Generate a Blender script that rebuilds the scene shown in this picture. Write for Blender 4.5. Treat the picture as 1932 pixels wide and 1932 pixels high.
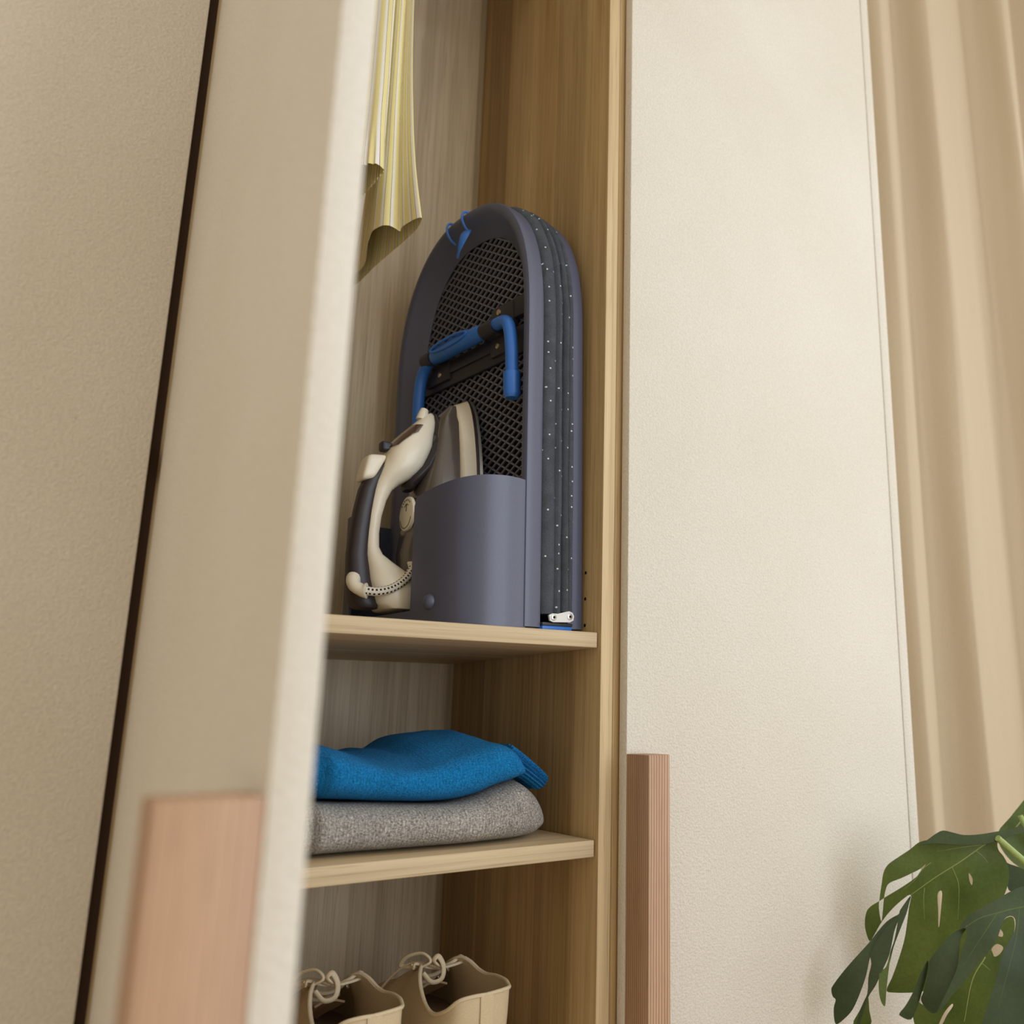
import bpy, bmesh, math, random
from mathutils import Vector, Matrix, noise
from mathutils.geometry import delaunay_2d_cdt

for _o in list(bpy.data.objects):
    bpy.data.objects.remove(_o, do_unlink=True)
scene = bpy.context.scene
COL = scene.collection
EYE = 0.95                       # height of the camera above the floor (m)

# ------------------------------------------------------------------ camera
# lengths below are written in cm, measured from the point under the camera
cam_d = bpy.data.cameras.new('camera')
cam = bpy.data.objects.new('camera', cam_d)
COL.objects.link(cam)
F_PX, CX, CY = 1668.5, 1242.0, 975.0          # the photo is an off-centre crop
def _unit(v): return Vector(v).normalized()
_rx = _unit((3490 - CX, 1356 - CY, F_PX))     # world X seen from the camera (x right, y down, z forward)
_rz = _unit((1242 - CX, -6332 - CY, F_PX))    # world Z
_rx = (_rx - _rz * _rx.dot(_rz)).normalized()
_ry = _rz.cross(_rx)
_R = Matrix(((_rx[0], -_rx[1], -_rx[2]), (_ry[0], -_ry[1], -_ry[2]), (_rz[0], -_rz[1], -_rz[2])))
cam.matrix_world = Matrix.Translation((0, 0, EYE)) @ _R.to_4x4()
cam_d.sensor_fit = 'HORIZONTAL'
cam_d.sensor_width = 36.0
cam_d.lens = 36.0 * F_PX / 1932.0
cam_d.shift_x = (966.0 - CX) / 1932.0
cam_d.shift_y = (CY - 966.0) / 1932.0
cam_d.clip_start = 0.02
cam_d.dof.use_dof = True
cam_d.dof.focus_distance = 1.03
cam_d.dof.aperture_fstop = 4.2
scene.camera = cam

# ------------------------------------------------------------------ light
world = bpy.data.worlds.new('world')
scene.world = world
world.use_nodes = True
_bg = world.node_tree.nodes['Background']
_bg.inputs[0].default_value = (1.0, 0.90, 0.745, 1)
_bg.inputs[1].default_value = 0.88

def area(name, loc, target, sx, sy, power, color):
    d = bpy.data.lights.new(name, 'AREA')
    d.shape = 'RECTANGLE'; d.size = sx; d.size_y = sy; d.energy = power; d.color = color
    o = bpy.data.objects.new(name, d); COL.objects.link(o)
    o.location = loc
    o.rotation_euler = (Vector(target) - Vector(loc)).to_track_quat('-Z', 'Y').to_euler()
    return o
area('side_window_light', (3.7, -0.2, 1.7), (1.75, 1.08, 1.5), 0.9, 1.8, 24, (0.84, 0.93, 1.0))
area('window_light', (1.05, -1.25, 1.45), (0.6, 0.95, 1.05), 1.2, 1.9, 23, (0.73, 0.87, 1.03))

scene.view_settings.view_transform = 'Standard'
scene.view_settings.look = 'None'
scene.view_settings.gamma = 1.0
scene.view_settings.use_curve_mapping = False
scene.view_settings.exposure = 0.0
scene.render.engine = 'CYCLES'

# ------------------------------------------------------------------ object helpers
def obj(name, bm, mat, parent=None, origin=None, local=False, angle=38, uv=None, kind=None):
    """link the bmesh (cm) as one mesh object; origin = world point in cm for a top-level mesh"""
    if angle is not None:
        bm.normal_update()
        for f in bm.faces: f.smooth = True
        lim = math.radians(angle)
        for e in bm.edges:
            if len(e.link_faces) == 2 and e.calc_face_angle(0) > lim: e.smooth = False
    if local:
        sh = Vector((0, 0, 0)); loc = Vector((0, 0, 0))
    else:
        if parent is not None:
            sh = Vector(parent['o_cm']); loc = Vector((0, 0, 0))
        else:
            o = Vector(origin) if origin is not None else Vector((0, 0, 0))
            sh = o; loc = Vector((o.x * .01, o.y * .01, o.z * .01 + EYE))
    for v in bm.verts: v.co = (v.co - sh) * 0.01
    me = bpy.data.meshes.new(name)
    bm.to_mesh(me); bm.free()
    if mat is not None:
        for m in (mat if isinstance(mat, (list, tuple)) else [mat]): me.materials.append(m)
    ob = bpy.data.objects.new(name, me); COL.objects.link(ob)
    if parent is not None: ob.parent = parent
    ob.location = loc
    ob['o_cm'] = [sh.x, sh.y, sh.z]
    if kind: ob['kind'] = kind
    return ob

def thing(name, label, cat, at, rotz=0.0, group=None):
    o = bpy.data.objects.new(name, None); COL.objects.link(o)
    o.empty_display_size = 0.05
    o.location = (at[0] * .01, at[1] * .01, at[2] * .01 + EYE); o.rotation_euler = (0, 0, rotz)
    o['o_cm'] = list(at); o['label'] = label; o['category'] = cat
    if group: o['group'] = group
    return o
def tag(o, label, cat, group=None):
    o['label'] = label; o['category'] = cat
    if group: o['group'] = group
    return o
def NB(): return bmesh.new()

def box(bm, x0, x1, y0, y1, z0, z1, bev=0.0, seg=2):
    vs = [bm.verts.new((x, y, z)) for x in (x0, x1) for y in (y0, y1) for z in (z0, z1)]
    fs = [(0, 1, 3, 2), (4, 6, 7, 5), (0, 4, 5, 1), (2, 3, 7, 6), (0, 2, 6, 4), (1, 5, 7, 3)]
    nf = [bm.faces.new([vs[i] for i in f]) for f in fs]
    if bev:
        es = list({e for f in nf for e in f.edges})
        bmesh.ops.bevel(bm, geom=es, offset=bev, segments=seg, affect='EDGES', profile=0.5)
def ibox(x0, x1, y0, y1, z0, z1, bev=0.06):
    bm = NB(); box(bm, x0, x1, y0, y1, z0, z1, bev); return bm

def catmull(pts, n, closed=False):
    P = [Vector(p) for p in pts]; out = []
    m = len(P); segs = m if closed else m - 1
    for k in range(n):
        t = k / (n if closed else n - 1) * segs
        i = min(int(t), segs - 1); f = t - i
        if closed: a, b, c, d = P[(i - 1) % m], P[i % m], P[(i + 1) % m], P[(i + 2) % m]
        else:
            b, c = P[i], P[i + 1]
            a = P[i - 1] if i > 0 else b * 2 - c
            d = P[i + 2] if i + 2 < m else c * 2 - b
        out.append(0.5 * ((2 * b) + (c - a) * f + (2 * a - 5 * b + 4 * c - d) * f * f + (3 * b - a - 3 * c + d) * f ** 3))
    return out
def lerp_tab(tab, x):
    if x <= tab[0][0]: return tab[0][1]
    for (a, va), (b, vb) in zip(tab, tab[1:]):
        if x <= b: return va + (vb - va) * (x - a) / (b - a)
    return tab[-1][1]
def smooth_tab(tab, x):
    """catmull-rom through (x, v) pairs"""
    if x <= tab[0][0]: return tab[0][1]
    if x >= tab[-1][0]: return tab[-1][1]
    for i in range(len(tab) - 1):
        a, va = tab[i]; b, vb = tab[i + 1]
        if x <= b:
            f = (x - a) / (b - a)
            pa = tab[i - 1] if i else (2 * a - b, 2 * va - vb)
            pd = tab[i + 2] if i + 2 < len(tab) else (2 * b - a, 2 * vb - va)
            ma = (vb - pa[1]) / (b - pa[0]) * (b - a); mb = (pd[1] - va) / (pd[0] - a) * (b - a)
            return (2*f**3-3*f**2+1)*va + (f**3-2*f**2+f)*ma + (-2*f**3+3*f**2)*vb + (f**3-f**2)*mb

def loft(bm, rings, closed=True, cap0=True, cap1=True, uvs=None):
    """rings: list of lists of points, same count; optional uvs[i][j]"""
    lay = bm.loops.layers.uv.verify() if uvs else None
    V = [[bm.verts.new(p) for p in r] for r in rings]
    n = len(rings[0])
    for i in range(len(V) - 1):
        for j in range(n if closed else n - 1):
            k = (j + 1) % n
            try: f = bm.faces.new((V[i][j], V[i][k], V[i + 1][k], V[i + 1][j]))
            except ValueError: continue
            if uvs:
                jj = j + 1
                for lp, q in zip(f.loops, ((i, j), (i, jj), (i + 1, jj), (i + 1, j))): lp[lay].uv = uvs(*q)
    if closed and cap0: bm.faces.new(V[0][::-1])
    if closed and cap1: bm.faces.new(V[-1])
    return V

def tube(bm, pts, r, seg=10, caps=True, uv=False, flat=1.0):
    P = [Vector(p) for p in pts]; n = len(P)
    R = r if isinstance(r, (list, tuple)) else [r] * n
    t = [(P[min(i + 1, n - 1)] - P[max(i - 1, 0)]).normalized() for i in range(n)]
    ref = Vector((0, 0, 1)) if abs(t[0].z) < .9 else Vector((1, 0, 0))
    nrm = (ref - t[0] * ref.dot(t[0])).normalized(); rings = []
    acc = 0.0; L = [0.0]
    for i in range(1, n): acc += (P[i] - P[i - 1]).length; L.append(acc)
    for i in range(n):
        nrm = (nrm - t[i] * nrm.dot(t[i])).normalized(); b = t[i].cross(nrm)
        rings.append([P[i] + (nrm * math.cos(a) * flat + b * math.sin(a)) * R[i] for a in (2 * math.pi * k / seg for k in range(seg))])
    loft(bm, rings, True, caps, caps, uvs=(lambda i, j: (L[i], j / seg)) if uv else None)

def disc(bm, c, nrm, r, h, seg=24, bev=0.0):
    """short cylinder, c = centre of its base"""
    nrm = Vector(nrm).normalized(); c = Vector(c)
    u = nrm.orthogonal().normalized(); v = nrm.cross(u)
    prof = [(r, 0), (r, h - bev), (r - bev * .3, h - bev * .3), (r - bev, h)] if bev else [(r, 0), (r, h)]
    rings = [[c + nrm * hh + (u * math.cos(a) + v * math.sin(a)) * rr for a in (2 * math.pi * k / seg for k in range(seg))] for rr, hh in prof]
    loft(bm, rings)

def thicken(bm, t):
    """give a sheet real thickness t (cm): a second skin along the normals and a rim"""
    bmesh.ops.recalc_face_normals(bm, faces=bm.faces); bm.normal_update()
    fs = list(bm.faces); lay = bm.loops.layers.uv.active
    tw = {v: bm.verts.new(v.co - v.normal * t) for v in list(bm.verts)}
    edges = [(e.verts[0], e.verts[1], e.link_faces[0]) for e in bm.edges if len(e.link_faces) == 1]
    for f in fs:
        g = bm.faces.new([tw[v] for v in reversed(f.verts)])
        if lay:
            for a, b in zip(g.loops, reversed(list(f.loops))): a[lay].uv = b[lay].uv
    for a, b, f in edges:
        try: bm.faces.new((b, a, tw[a], tw[b]))
        except ValueError: pass
    bmesh.ops.recalc_face_normals(bm, faces=bm.faces)

# ------------------------------------------------------------------ materials
class NT:
    def __init__(s, name):
        s.m = bpy.data.materials.new(name); s.m.use_nodes = True
        s.t = s.m.node_tree; s.b = s.t.nodes['Principled BSDF']
    def n(s, typ, **kw):
        nd = s.t.nodes.new(typ)
        for k, v in kw.items(): setattr(nd, k, v)
        return nd
    def l(s, a, b): s.t.links.new(a, b)
    def val(s, nd, **kw):
        for k, v in kw.items(): nd.inputs[k].default_value = v
        return nd
    def coord(s, scale, src='Object', rot=(0, 0, 0)):
        tc = s.n('ShaderNodeTexCoord'); mp = s.n('ShaderNodeMapping')
        mp.inputs['Scale'].default_value = scale; mp.inputs['Rotation'].default_value = rot
        s.l(tc.outputs[src], mp.inputs[0]); return mp.outputs[0]
    def noise(s, vec, sc=1, det=3, rough=.5):
        nd = s.n('ShaderNodeTexNoise'); s.l(vec, nd.inputs['Vector'])
        nd.inputs['Scale'].default_value = sc; nd.inputs['Detail'].default_value = det; nd.inputs['Roughness'].default_value = rough
        return nd.outputs[0]
    def ramp(s, fac, stops, interp='LINEAR'):
        r = s.n('ShaderNodeValToRGB'); s.l(fac, r.inputs[0]); r.color_ramp.interpolation = interp
        e = r.color_ramp.elements
        while len(e) < len(stops): e.new(0.5)
        for q, (p, c) in zip(e, stops): q.position = p; q.color = (*c, 1) if len(c) == 3 else c
        return r.outputs[0]
    def mix(s, fac, a, b, mode='MIX'):
        m = s.n('ShaderNodeMix', data_type='RGBA', blend_type=mode)
        for sock, v in ((m.inputs[0], fac), (m.inputs[6], a), (m.inputs[7], b)):
            if isinstance(v, (int, float)): sock.default_value = v
            elif isinstance(v, tuple): sock.default_value = (*v, 1) if len(v) == 3 else v
            else: s.l(v, sock)
        return m.outputs[2]
    def math(s, op, a, b=0.0, c=0.0):
        m = s.n('ShaderNodeMath', operation=op)
        for sock, v in zip(m.inputs, (a, b, c)):
            if isinstance(v, (int, float)): sock.default_value = v
            else: s.l(v, sock)
        return m.outputs[0]
    def bump(s, h, strength=.3, dist=.001):
        b = s.n('ShaderNodeBump'); b.inputs['Strength'].default_value = strength; b.inputs['Distance'].default_value = dist
        s.l(h, b.inputs['Height']); s.l(b.outputs[0], s.b.inputs['Normal'])
    def base(s, c):
        if isinstance(c, tuple): s.b.inputs['Base Color'].default_value = (*c, 1)
        else: s.l(c, s.b.inputs['Base Color'])
    def done(s, rough=.5, spec=.5, metal=0.0, sheen=0.0):
        s.b.inputs['Roughness'].default_value = rough; s.b.inputs['Specular IOR Level'].default_value = spec
        s.b.inputs['Metallic'].default_value = metal
        if sheen: s.b.inputs['Sheen Weight'].default_value = sheen
        return s.m

def srgb(r, g, b):
    f = lambda c: (c / 255 / 12.92) if c <= 10.3 else ((c / 255 + .055) / 1.055) ** 2.4
    return (f(r), f(g), f(b))

def plain(name, col, rough=.5, spec=.5, metal=0.0, grain=0.0, gscale=900, sheen=0.0):
    t = NT(name)
    if grain:
        n = t.noise(t.coord((1, 1, 1)), gscale, 2)
        t.base(t.mix(1.0, col, t.ramp(n, [(.3, (1 - grain,) * 3), (.7, (1 + grain,) * 3)]), 'MULTIPLY'))
        t.bump(n, .25, .0006)
    else: t.base(col)
    return t.done(rough, spec, metal, sheen)

def mat_oak(name, axis, dark, light, stave=.085, contrast=1.0, along=1.0):
    t = NT(name)
    sc = {'X': (along, 1, 1), 'Z': (1, 1, along)}[axis]
    def g(a, b): return {'X': (b, a, a), 'Z': (a, a, b)}[axis]
    broad = t.noise(t.coord(g(16, .7)), 1, 4, .6)
    fine = t.noise(t.coord(g(170, 2.2)), 1, 4, .65)
    pore = t.noise(t.coord(g(520, 9)), 1, 2, .5)
    col = t.ramp(broad, [(.28, dark), (.72, light)])
    col = t.mix(.55 * contrast, col, t.ramp(fine, [(.33, (.62, .60, .56)), (.55, (1, 1, 1)), (.75, (1.12, 1.12, 1.1))]), 'MULTIPLY')
    col = t.mix(.6 * contrast, col, t.ramp(pore, [(.30, (.55, .5, .45)), (.42, (1, 1, 1))]), 'MULTIPLY')
    # glued staves of slightly different tone
    tc = t.n('ShaderNodeTexCoord'); sp = t.n('ShaderNodeSeparateXYZ'); t.l(tc.outputs['Object'], sp.inputs[0])
    if axis == 'Z': s0 = t.math('ADD', sp.outputs[0], t.math('MULTIPLY', sp.outputs[1], 1.07))
    else: s0 = sp.outputs[1]
    k = t.math('FLOOR', t.math('DIVIDE', s0, stave))
    wn = t.n('ShaderNodeTexWhiteNoise', noise_dimensions='1D'); t.l(k, wn.inputs['W'])
    col = t.mix(1.0, col, t.ramp(wn.outputs[0], [(0, (.74, .71, .66)), (1, (1.14, 1.14, 1.14))]), 'MULTIPLY')
    t.base(col); t.bump(fine, .12, .0006)
    return t.done(.52, .35)

OAK = mat_oak('oak_upright', 'Z', srgb(168, 136, 88), srgb(210, 182, 134))
OAK_BACK = mat_oak('oak_back_panel', 'Z', srgb(182, 164, 136), srgb(222, 208, 182), stave=.11)
OAK_SHELF = mat_oak('oak_shelf', 'X', srgb(204, 178, 138), srgb(236, 218, 186), stave=.5, contrast=.8)
OAK_EDGE = mat_oak('oak_edge', 'Z', srgb(196, 168, 124), srgb(228, 206, 166), stave=.5)

def mat_door():
    t = NT('beige_textured_front')
    c = t.coord((1, 1, 1))
    n = t.noise(c, 360, 3, .6); big = t.noise(c, 3.2, 3, .5); speck = t.noise(c, 260, 2, .4)
    col = t.ramp(big, [(.3, srgb(222, 215, 200)), (.7, srgb(230, 224, 212))])
    col = t.mix(1.0, col, t.ramp(n, [(.3, (.90, .895, .885)), (.7, (1.03, 1.03, 1.03))]), 'MULTIPLY')
    col = t.mix(1.0, col, t.ramp(speck, [(.22, (.8, .77, .72)), (.27, (1, 1, 1))]), 'MULTIPLY')
    t.base(col); t.bump(n, .6, .002)
    return t.done(.62, .3)
DOOR = mat_door()
def mat_handle():
    t = NT('pine_handle')
    tc = t.n('ShaderNodeTexCoord'); sp = t.n('ShaderNodeSeparateXYZ'); t.l(tc.outputs['Object'], sp.inputs[0])
    wob = t.noise(t.coord((20, 20, 2)), 1, 2)
    s0 = t.math('ADD', t.math('ADD', sp.outputs[0], sp.outputs[1]), t.math('MULTIPLY', wob, .006))
    w = t.math('FRACT', t.math('MULTIPLY', s0, 270))
    col = t.ramp(w, [(0, srgb(160, 122, 94)), (.35, srgb(166, 128, 100)), (.72, srgb(194, 164, 136)), (.9, srgb(200, 172, 144)), (1, srgb(160, 122, 94))])
    br = t.noise(t.coord((40, 40, 1.5)), 1, 3)
    col = t.mix(1.0, col, t.ramp(br, [(.3, (.84, .8, .78)), (.7, (1.1, 1.08, 1.06))]), 'MULTIPLY')
    fl = t.noise(t.coord((500, 500, 30)), 1, 2)
    col = t.mix(.6, col, t.ramp(fl, [(.3, (.8, .78, .76)), (.5, (1, 1, 1))]), 'MULTIPLY')
    t.base(col); t.bump(w, .15, .0006)
    return t.done(.5, .35)
PINE = mat_handle()
GAP_SHADE = plain('gap_shade_brown', srgb(58, 42, 30), .8, .1)  # shade of the gap between the doors, put into the colour
BLACK_IN = plain('black_hole', (.01, .008, .006), .9, .1)
SLATE = plain('slate_blue_plastic', srgb(74, 79, 102), .44, .9, grain=.12, gscale=1400)
MESH = plain('dark_metal_mesh', srgb(112, 112, 122), .5, .5)
UNDER = plain('dark_underlay', srgb(34, 28, 28), .95, .1)
BLACKP = plain('black_plastic', srgb(46, 45, 52), .45, .5)
BLUEP = plain('blue_plastic', srgb(52, 116, 204), .38, .5, grain=.06, gscale=900)
STEEL = plain('steel', (.72, .72, .70), .34, .5, 1.0)
BRASS = plain('pale_brass', (.75, .66, .45), .3, .5, 1.0)
WHITE_METAL = plain('white_zinc', (.8, .8, .8), .35, .5, .3)
def mat_cover():
    t = NT('charcoal_dotted_fabric')
    c = t.coord((1, 1, 1))
    n = t.noise(c, 1500, 2); n2 = t.noise(c, 60, 3)
    col = t.ramp(n, [(.3, srgb(62, 66, 72)), (.7, srgb(92, 98, 104))])
    col = t.mix(1.0, col, t.ramp(n2, [(.3, (.8,) * 3), (.7, (1.1,) * 3)]), 'MULTIPLY')
    uvn = t.n('ShaderNodeUVMap'); v = t.n('ShaderNodeTexVoronoi', voronoi_dimensions='2D'); t.l(uvn.outputs[0], v.inputs['Vector'])
    v.inputs['Scale'].default_value = .52; v.inputs['Randomness'].default_value = .8
    col = t.mix(t.ramp(v.outputs['Distance'], [(.04, (1, 1, 1)), (.06, (0, 0, 0))]), col, srgb(220, 230, 236))
    t.base(col); t.bump(n, .5, .0012)
    return t.done(.85, .2)
COVER = mat_cover()
CREAM = plain('cream_plastic', srgb(236, 226, 204), .3, .5)
GRIP = plain('dark_brown_grip', srgb(50, 42, 44), .42, .5)
TANK = NT('smoky_tank'); TANK.base(TANK.ramp(TANK.noise(TANK.coord((8, 8, 3)), 1, 2), [(.3, srgb(78, 70, 64)), (.7, srgb(112, 102, 92))])); TANK.b.inputs['Coat Weight'].default_value = .5; TANK = TANK.done(.2, .5)
WINDOW = NT('smoky_window'); WINDOW.base(srgb(88, 66, 56)); WINDOW.b.inputs['Coat Weight'].default_value = 1; WINDOW = WINDOW.done(.12, .5)
def mat_cord():
    t = NT('braided_cord')
    uv = t.n('ShaderNodeUVMap'); sp = t.n('ShaderNodeSeparateXYZ'); t.l(uv.outputs[0], sp.inputs[0])
    a = t.math('MULTIPLY', sp.outputs[0], 2.3); b = t.math('MULTIPLY', sp.outputs[1], 6.0)
    row = t.math('FLOOR', b)
    fa = t.math('FRACT', t.math('ADD', a, t.math('MULTIPLY', row, .5)))
    m = t.math('MULTIPLY', t.math('LESS_THAN', fa, .5), t.math('LESS_THAN', t.math('FRACT', b), .45))
    t.base(t.mix(m, srgb(224, 216, 200), srgb(46, 38, 36)))
    return t.done(.8, .2)
CORD = mat_cord()
def mat_knit(name, c0, c1, speck, scale=1.0, ribs=None):
    t = NT(name)
    n = t.noise(t.coord((420, 420, 700)), scale, 3, .7)
    st = t.noise(t.coord((900, 900, 260)), scale, 2, .6)
    b2 = t.noise(t.coord((22, 22, 22)), 1, 3)
    wv = t.n('ShaderNodeTexWave', wave_type='BANDS', bands_direction='X'); t.l(t.coord((1, .45, .12)), wv.inputs['Vector']); wv.inputs['Scale'].default_value = 88; wv.inputs['Distortion'].default_value = 1.6; wv.inputs['Detail'].default_value = 2; wv.inputs['Detail Scale'].default_value = 3
    col = t.ramp(n, [(.3, c0), (.7, c1)])
    col = t.mix(speck * .55, col, t.ramp(wv.outputs[1], [(.2, (.62,) * 3), (.7, (1.12,) * 3)]), 'MULTIPLY')
    col = t.mix(.5, col, t.ramp(st, [(.35, (1 - speck,) * 3), (.65, (1 + speck * .6,) * 3)]), 'MULTIPLY')
    col = t.mix(1.0, col, t.ramp(b2, [(.3, (.86,) * 3), (.7, (1.06,) * 3)]), 'MULTIPLY')
    t.base(col); t.bump(t.math('ADD', n, st), .8, .003)
    return t.done(.95, .1, sheen=.04)
BLUE_WOOL = mat_knit('blue_wool', srgb(4, 98, 156), srgb(36, 150, 222), .35)
GREY_WOOL = mat_knit('grey_melange_wool', srgb(116, 112, 108), srgb(226, 220, 212), .7)
def mat_stripe():
    t = NT('yellow_striped_cotton')
    uv = t.n('ShaderNodeUVMap'); sp = t.n('ShaderNodeSeparateXYZ'); t.l(uv.outputs[0], sp.inputs[0])
    w = t.math('FRACT', t.math('DIVIDE', sp.outputs[0], 2.9))
    Y, Wt, G = srgb(255, 243, 176), srgb(255, 252, 244), srgb(132, 126, 140)
    col = t.ramp(w, [(0, Y), (.10, Wt), (.27, G), (.295, Y), (.58, G), (.605, Wt), (.78, Y)], 'CONSTANT')
    n = t.noise(t.coord((1100, 1100, 1100)), 1, 2)
    col = t.mix(1.0, col, t.ramp(n, [(.3, (.93,) * 3), (.7, (1.03,) * 3)]), 'MULTIPLY')
    t.base(col); t.bump(n, .25, .0006)
    tr = t.n('ShaderNodeBsdfTranslucent'); t.l(col, tr.inputs[0])
    mx = t.n('ShaderNodeMixShader'); mx.inputs[0].default_value = .12
    t.l(t.b.outputs[0], mx.inputs[1]); t.l(tr.outputs[0], mx.inputs[2])
    t.l(mx.outputs[0], t.t.nodes['Material Output'].inputs[0])
    return t.done(.85, .2)
STRIPE = mat_stripe()
CANVAS = plain('natural_canvas', srgb(206, 186, 152), .85, .2, grain=.10, gscale=1200)
LINING = plain('canvas_lining', srgb(170, 142, 112), .9, .1, grain=.1, gscale=900)
LACE = plain('cotton_lace', srgb(214, 196, 164), .85, .2, grain=.14, gscale=1600)
RUBBER = plain('off_white_rubber', srgb(214, 204, 184), .6, .3)
def mat_leaf(name, c0, c1, rough=.38):
    t = NT(name)
    n = t.noise(t.coord((14, 14, 14)), 1, 3); f = t.noise(t.coord((260, 260, 260)), 1, 2)
    col = t.ramp(n, [(.3, c0), (.7, c1)])
    col = t.mix(.5, col, t.ramp(f, [(.3, (.8,) * 3), (.7, (1.15,) * 3)]), 'MULTIPLY')
    t.base(col); t.bump(f, .15, .0006)
    tr = t.n('ShaderNodeBsdfTranslucent'); t.l(t.mix(1.0, col, (1.5, 1.6, .5), 'MULTIPLY'), tr.inputs[0])
    mx = t.n('ShaderNodeMixShader'); mx.inputs[0].default_value = .22
    t.l(t.b.outputs[0], mx.inputs[1]); t.l(tr.outputs[0], mx.inputs[2])
    t.l(mx.outputs[0], t.t.nodes['Material Output'].inputs[0])
    return t.done(rough, .5)
LEAF = mat_leaf('leaf_green', srgb(76, 96, 36), srgb(108, 126, 60))
LEAF_DARK = mat_leaf('leaf_dark_green', srgb(44, 62, 30), srgb(70, 86, 50))
STEM = plain('stem_green', srgb(150, 168, 96), .5, .4, grain=.1, gscale=300)
VEIN = plain('vein_green', srgb(150, 158, 98), .5, .3)
VEIN_DARK = plain('vein_dark_green', srgb(88, 104, 62), .5, .3)
def mat_curtain():
    t = NT('linen_curtain')
    n = t.noise(t.coord((700, 700, 120)), 1, 2); m = t.noise(t.coord((120, 120, 900)), 1, 2)
    col = t.mix(1.0, srgb(196, 180, 154), t.ramp(t.math('ADD', n, m), [(.6, (.94,) * 3), (1.3, (1.04,) * 3)]), 'MULTIPLY')
    t.base(col); t.bump(n, .2, .001)
    return t.done(.9, .15)
CURTAIN = mat_curtain()
WALL = plain('wall_paint', srgb(214, 202, 180), .8, .2, grain=.03, gscale=200)
FLOOR = mat_oak('oak_floor', 'X', srgb(150, 118, 78), srgb(186, 152, 108), stave=.14)
TERRA = plain('grey_clay_pot', srgb(150, 140, 128), .8, .2, grain=.08, gscale=200)
SOIL = plain('soil', srgb(52, 38, 28), .95, .1, grain=.3, gscale=150)
ALU = plain('brushed_rail', (.6, .58, .55), .35, .5, 1.0)

# ------------------------------------------------------------------ the room
FLOOR_Z = -EYE * 100
TOP_Z = 136.0                         # top of the wardrobe, 231 cm above the floor
def struct(name, bm, mat):
    o = obj(name, bm, mat, origin=(0, 0, 0), angle=None); o['kind'] = 'structure'; return o
struct('floor', ibox(-250, 420, -300, 130, FLOOR_Z - 10, FLOOR_Z, 0), FLOOR)
struct('wall_back', ibox(-250, 420, 130, 140, FLOOR_Z, 225, 0), WALL)
struct('baseboard_back', ibox(115, 420, 128.5, 130, FLOOR_Z, FLOOR_Z + 9, .2), WALL)

# ------------------------------------------------------------------ wardrobes
YF, YB = 86.9, 127.0                  # front edge of the carcass, front of the back panel
DF = 85.1                             # outer face of a closed door
PLINTH = FLOOR_Z + 6
def side(name, x0, x1, root):
    o = obj(name, ibox(x0, x1, YF, YB + .8, PLINTH, TOP_Z, .1), OAK, root); return o
def closed_door(root, x0, x1):
    return obj('door', ibox(x0, x1, DF, YF - .25, PLINTH, TOP_Z, .12), DOOR, root)

# left wardrobe, closed
W1 = thing('wardrobe', 'closed beige wardrobe left of the open one, at the left edge', 'wardrobe', (-16, 107, FLOOR_Z), group=None)
side('side_panel', -42, -40.2, W1); side('side_panel', 7.4, 9.2, W1)
obj('back_panel', ibox(-40.2, 7.4, YB, YB + .8, PLINTH, TOP_Z, 0), OAK_BACK, W1)
obj('top_panel', ibox(-40.2, 7.4, YF, YB, TOP_Z - 1.8, TOP_Z, .1), OAK, W1)
obj('plinth', ibox(-42, 9.2, YF + 2, YB, FLOOR_Z, PLINTH, .1), OAK, W1)
closed_door(W1, -41.2, 9.45)
obj('gap_shade_strip', ibox(9.2, 10.3, 85.9, 87.2, PLINTH, TOP_Z, .05), GAP_SHADE, W1)  # added filler whose dark colour stands in for the shade inside the door gap

# open wardrobe
W2 = thing('wardrobe', 'open oak wardrobe holding ironing board, sweaters and shoes', 'wardrobe', (34, 107, FLOOR_Z))
obj('side_panel', ibox(9.3, 11.1, YF + .5, YB + .8, PLINTH, TOP_Z, .1), OAK, W2)
sp = side('side_panel', 57.7, 59.4, W2)
obj('edge_band', ibox(57.7, 59.4, YF - .1, YF + .05, PLINTH, TOP_Z, .05), OAK_EDGE, sp)
obj('back_panel', ibox(11.1, 50.68, YB, YB + .8, PLINTH, TOP_Z, .02), OAK_BACK, W2)
obj('back_panel', ibox(50.685, 57.7, YB, YB + .8, PLINTH, TOP_Z, .02), OAK_BACK, W2)
obj('top_panel', ibox(11.1, 57.7, YF, YB, TOP_Z - 1.8, TOP_Z, .1), OAK, W2)
obj('plinth', ibox(9.3, 59.4, YF + 2, YB, FLOOR_Z, PLINTH, .1), OAK, W2)
S1, S2, S3 = 9.87, -13.2, -36.6       # tops of the three shelves
for zt in (S1, S2, S3, -80.0):
    obj('shelf', ibox(11.2, 57.45, YF + .35, YB, zt - 1.8, zt, .12), OAK_SHELF, W2)
bm = NB(); tube(bm, [(11.1, 108, 118), (57.7, 108, 118)], 1.2, 16); obj('clothes_rail', bm, ALU, W2)
for y, z in ((90.4, S1 + 1.1), (90.4, S1 + 4.3), (90.4, S1 + 7.5), (124.0, -20.5), (124.0, S1 + 62)):   # shelf-pin holes in the right side panel
    bm = NB(); disc(bm, (57.72, y, z), (-1, 0, 0), .2, .06, 12)
    obj('pin_hole', bm, BLACK_IN, W2)
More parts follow.
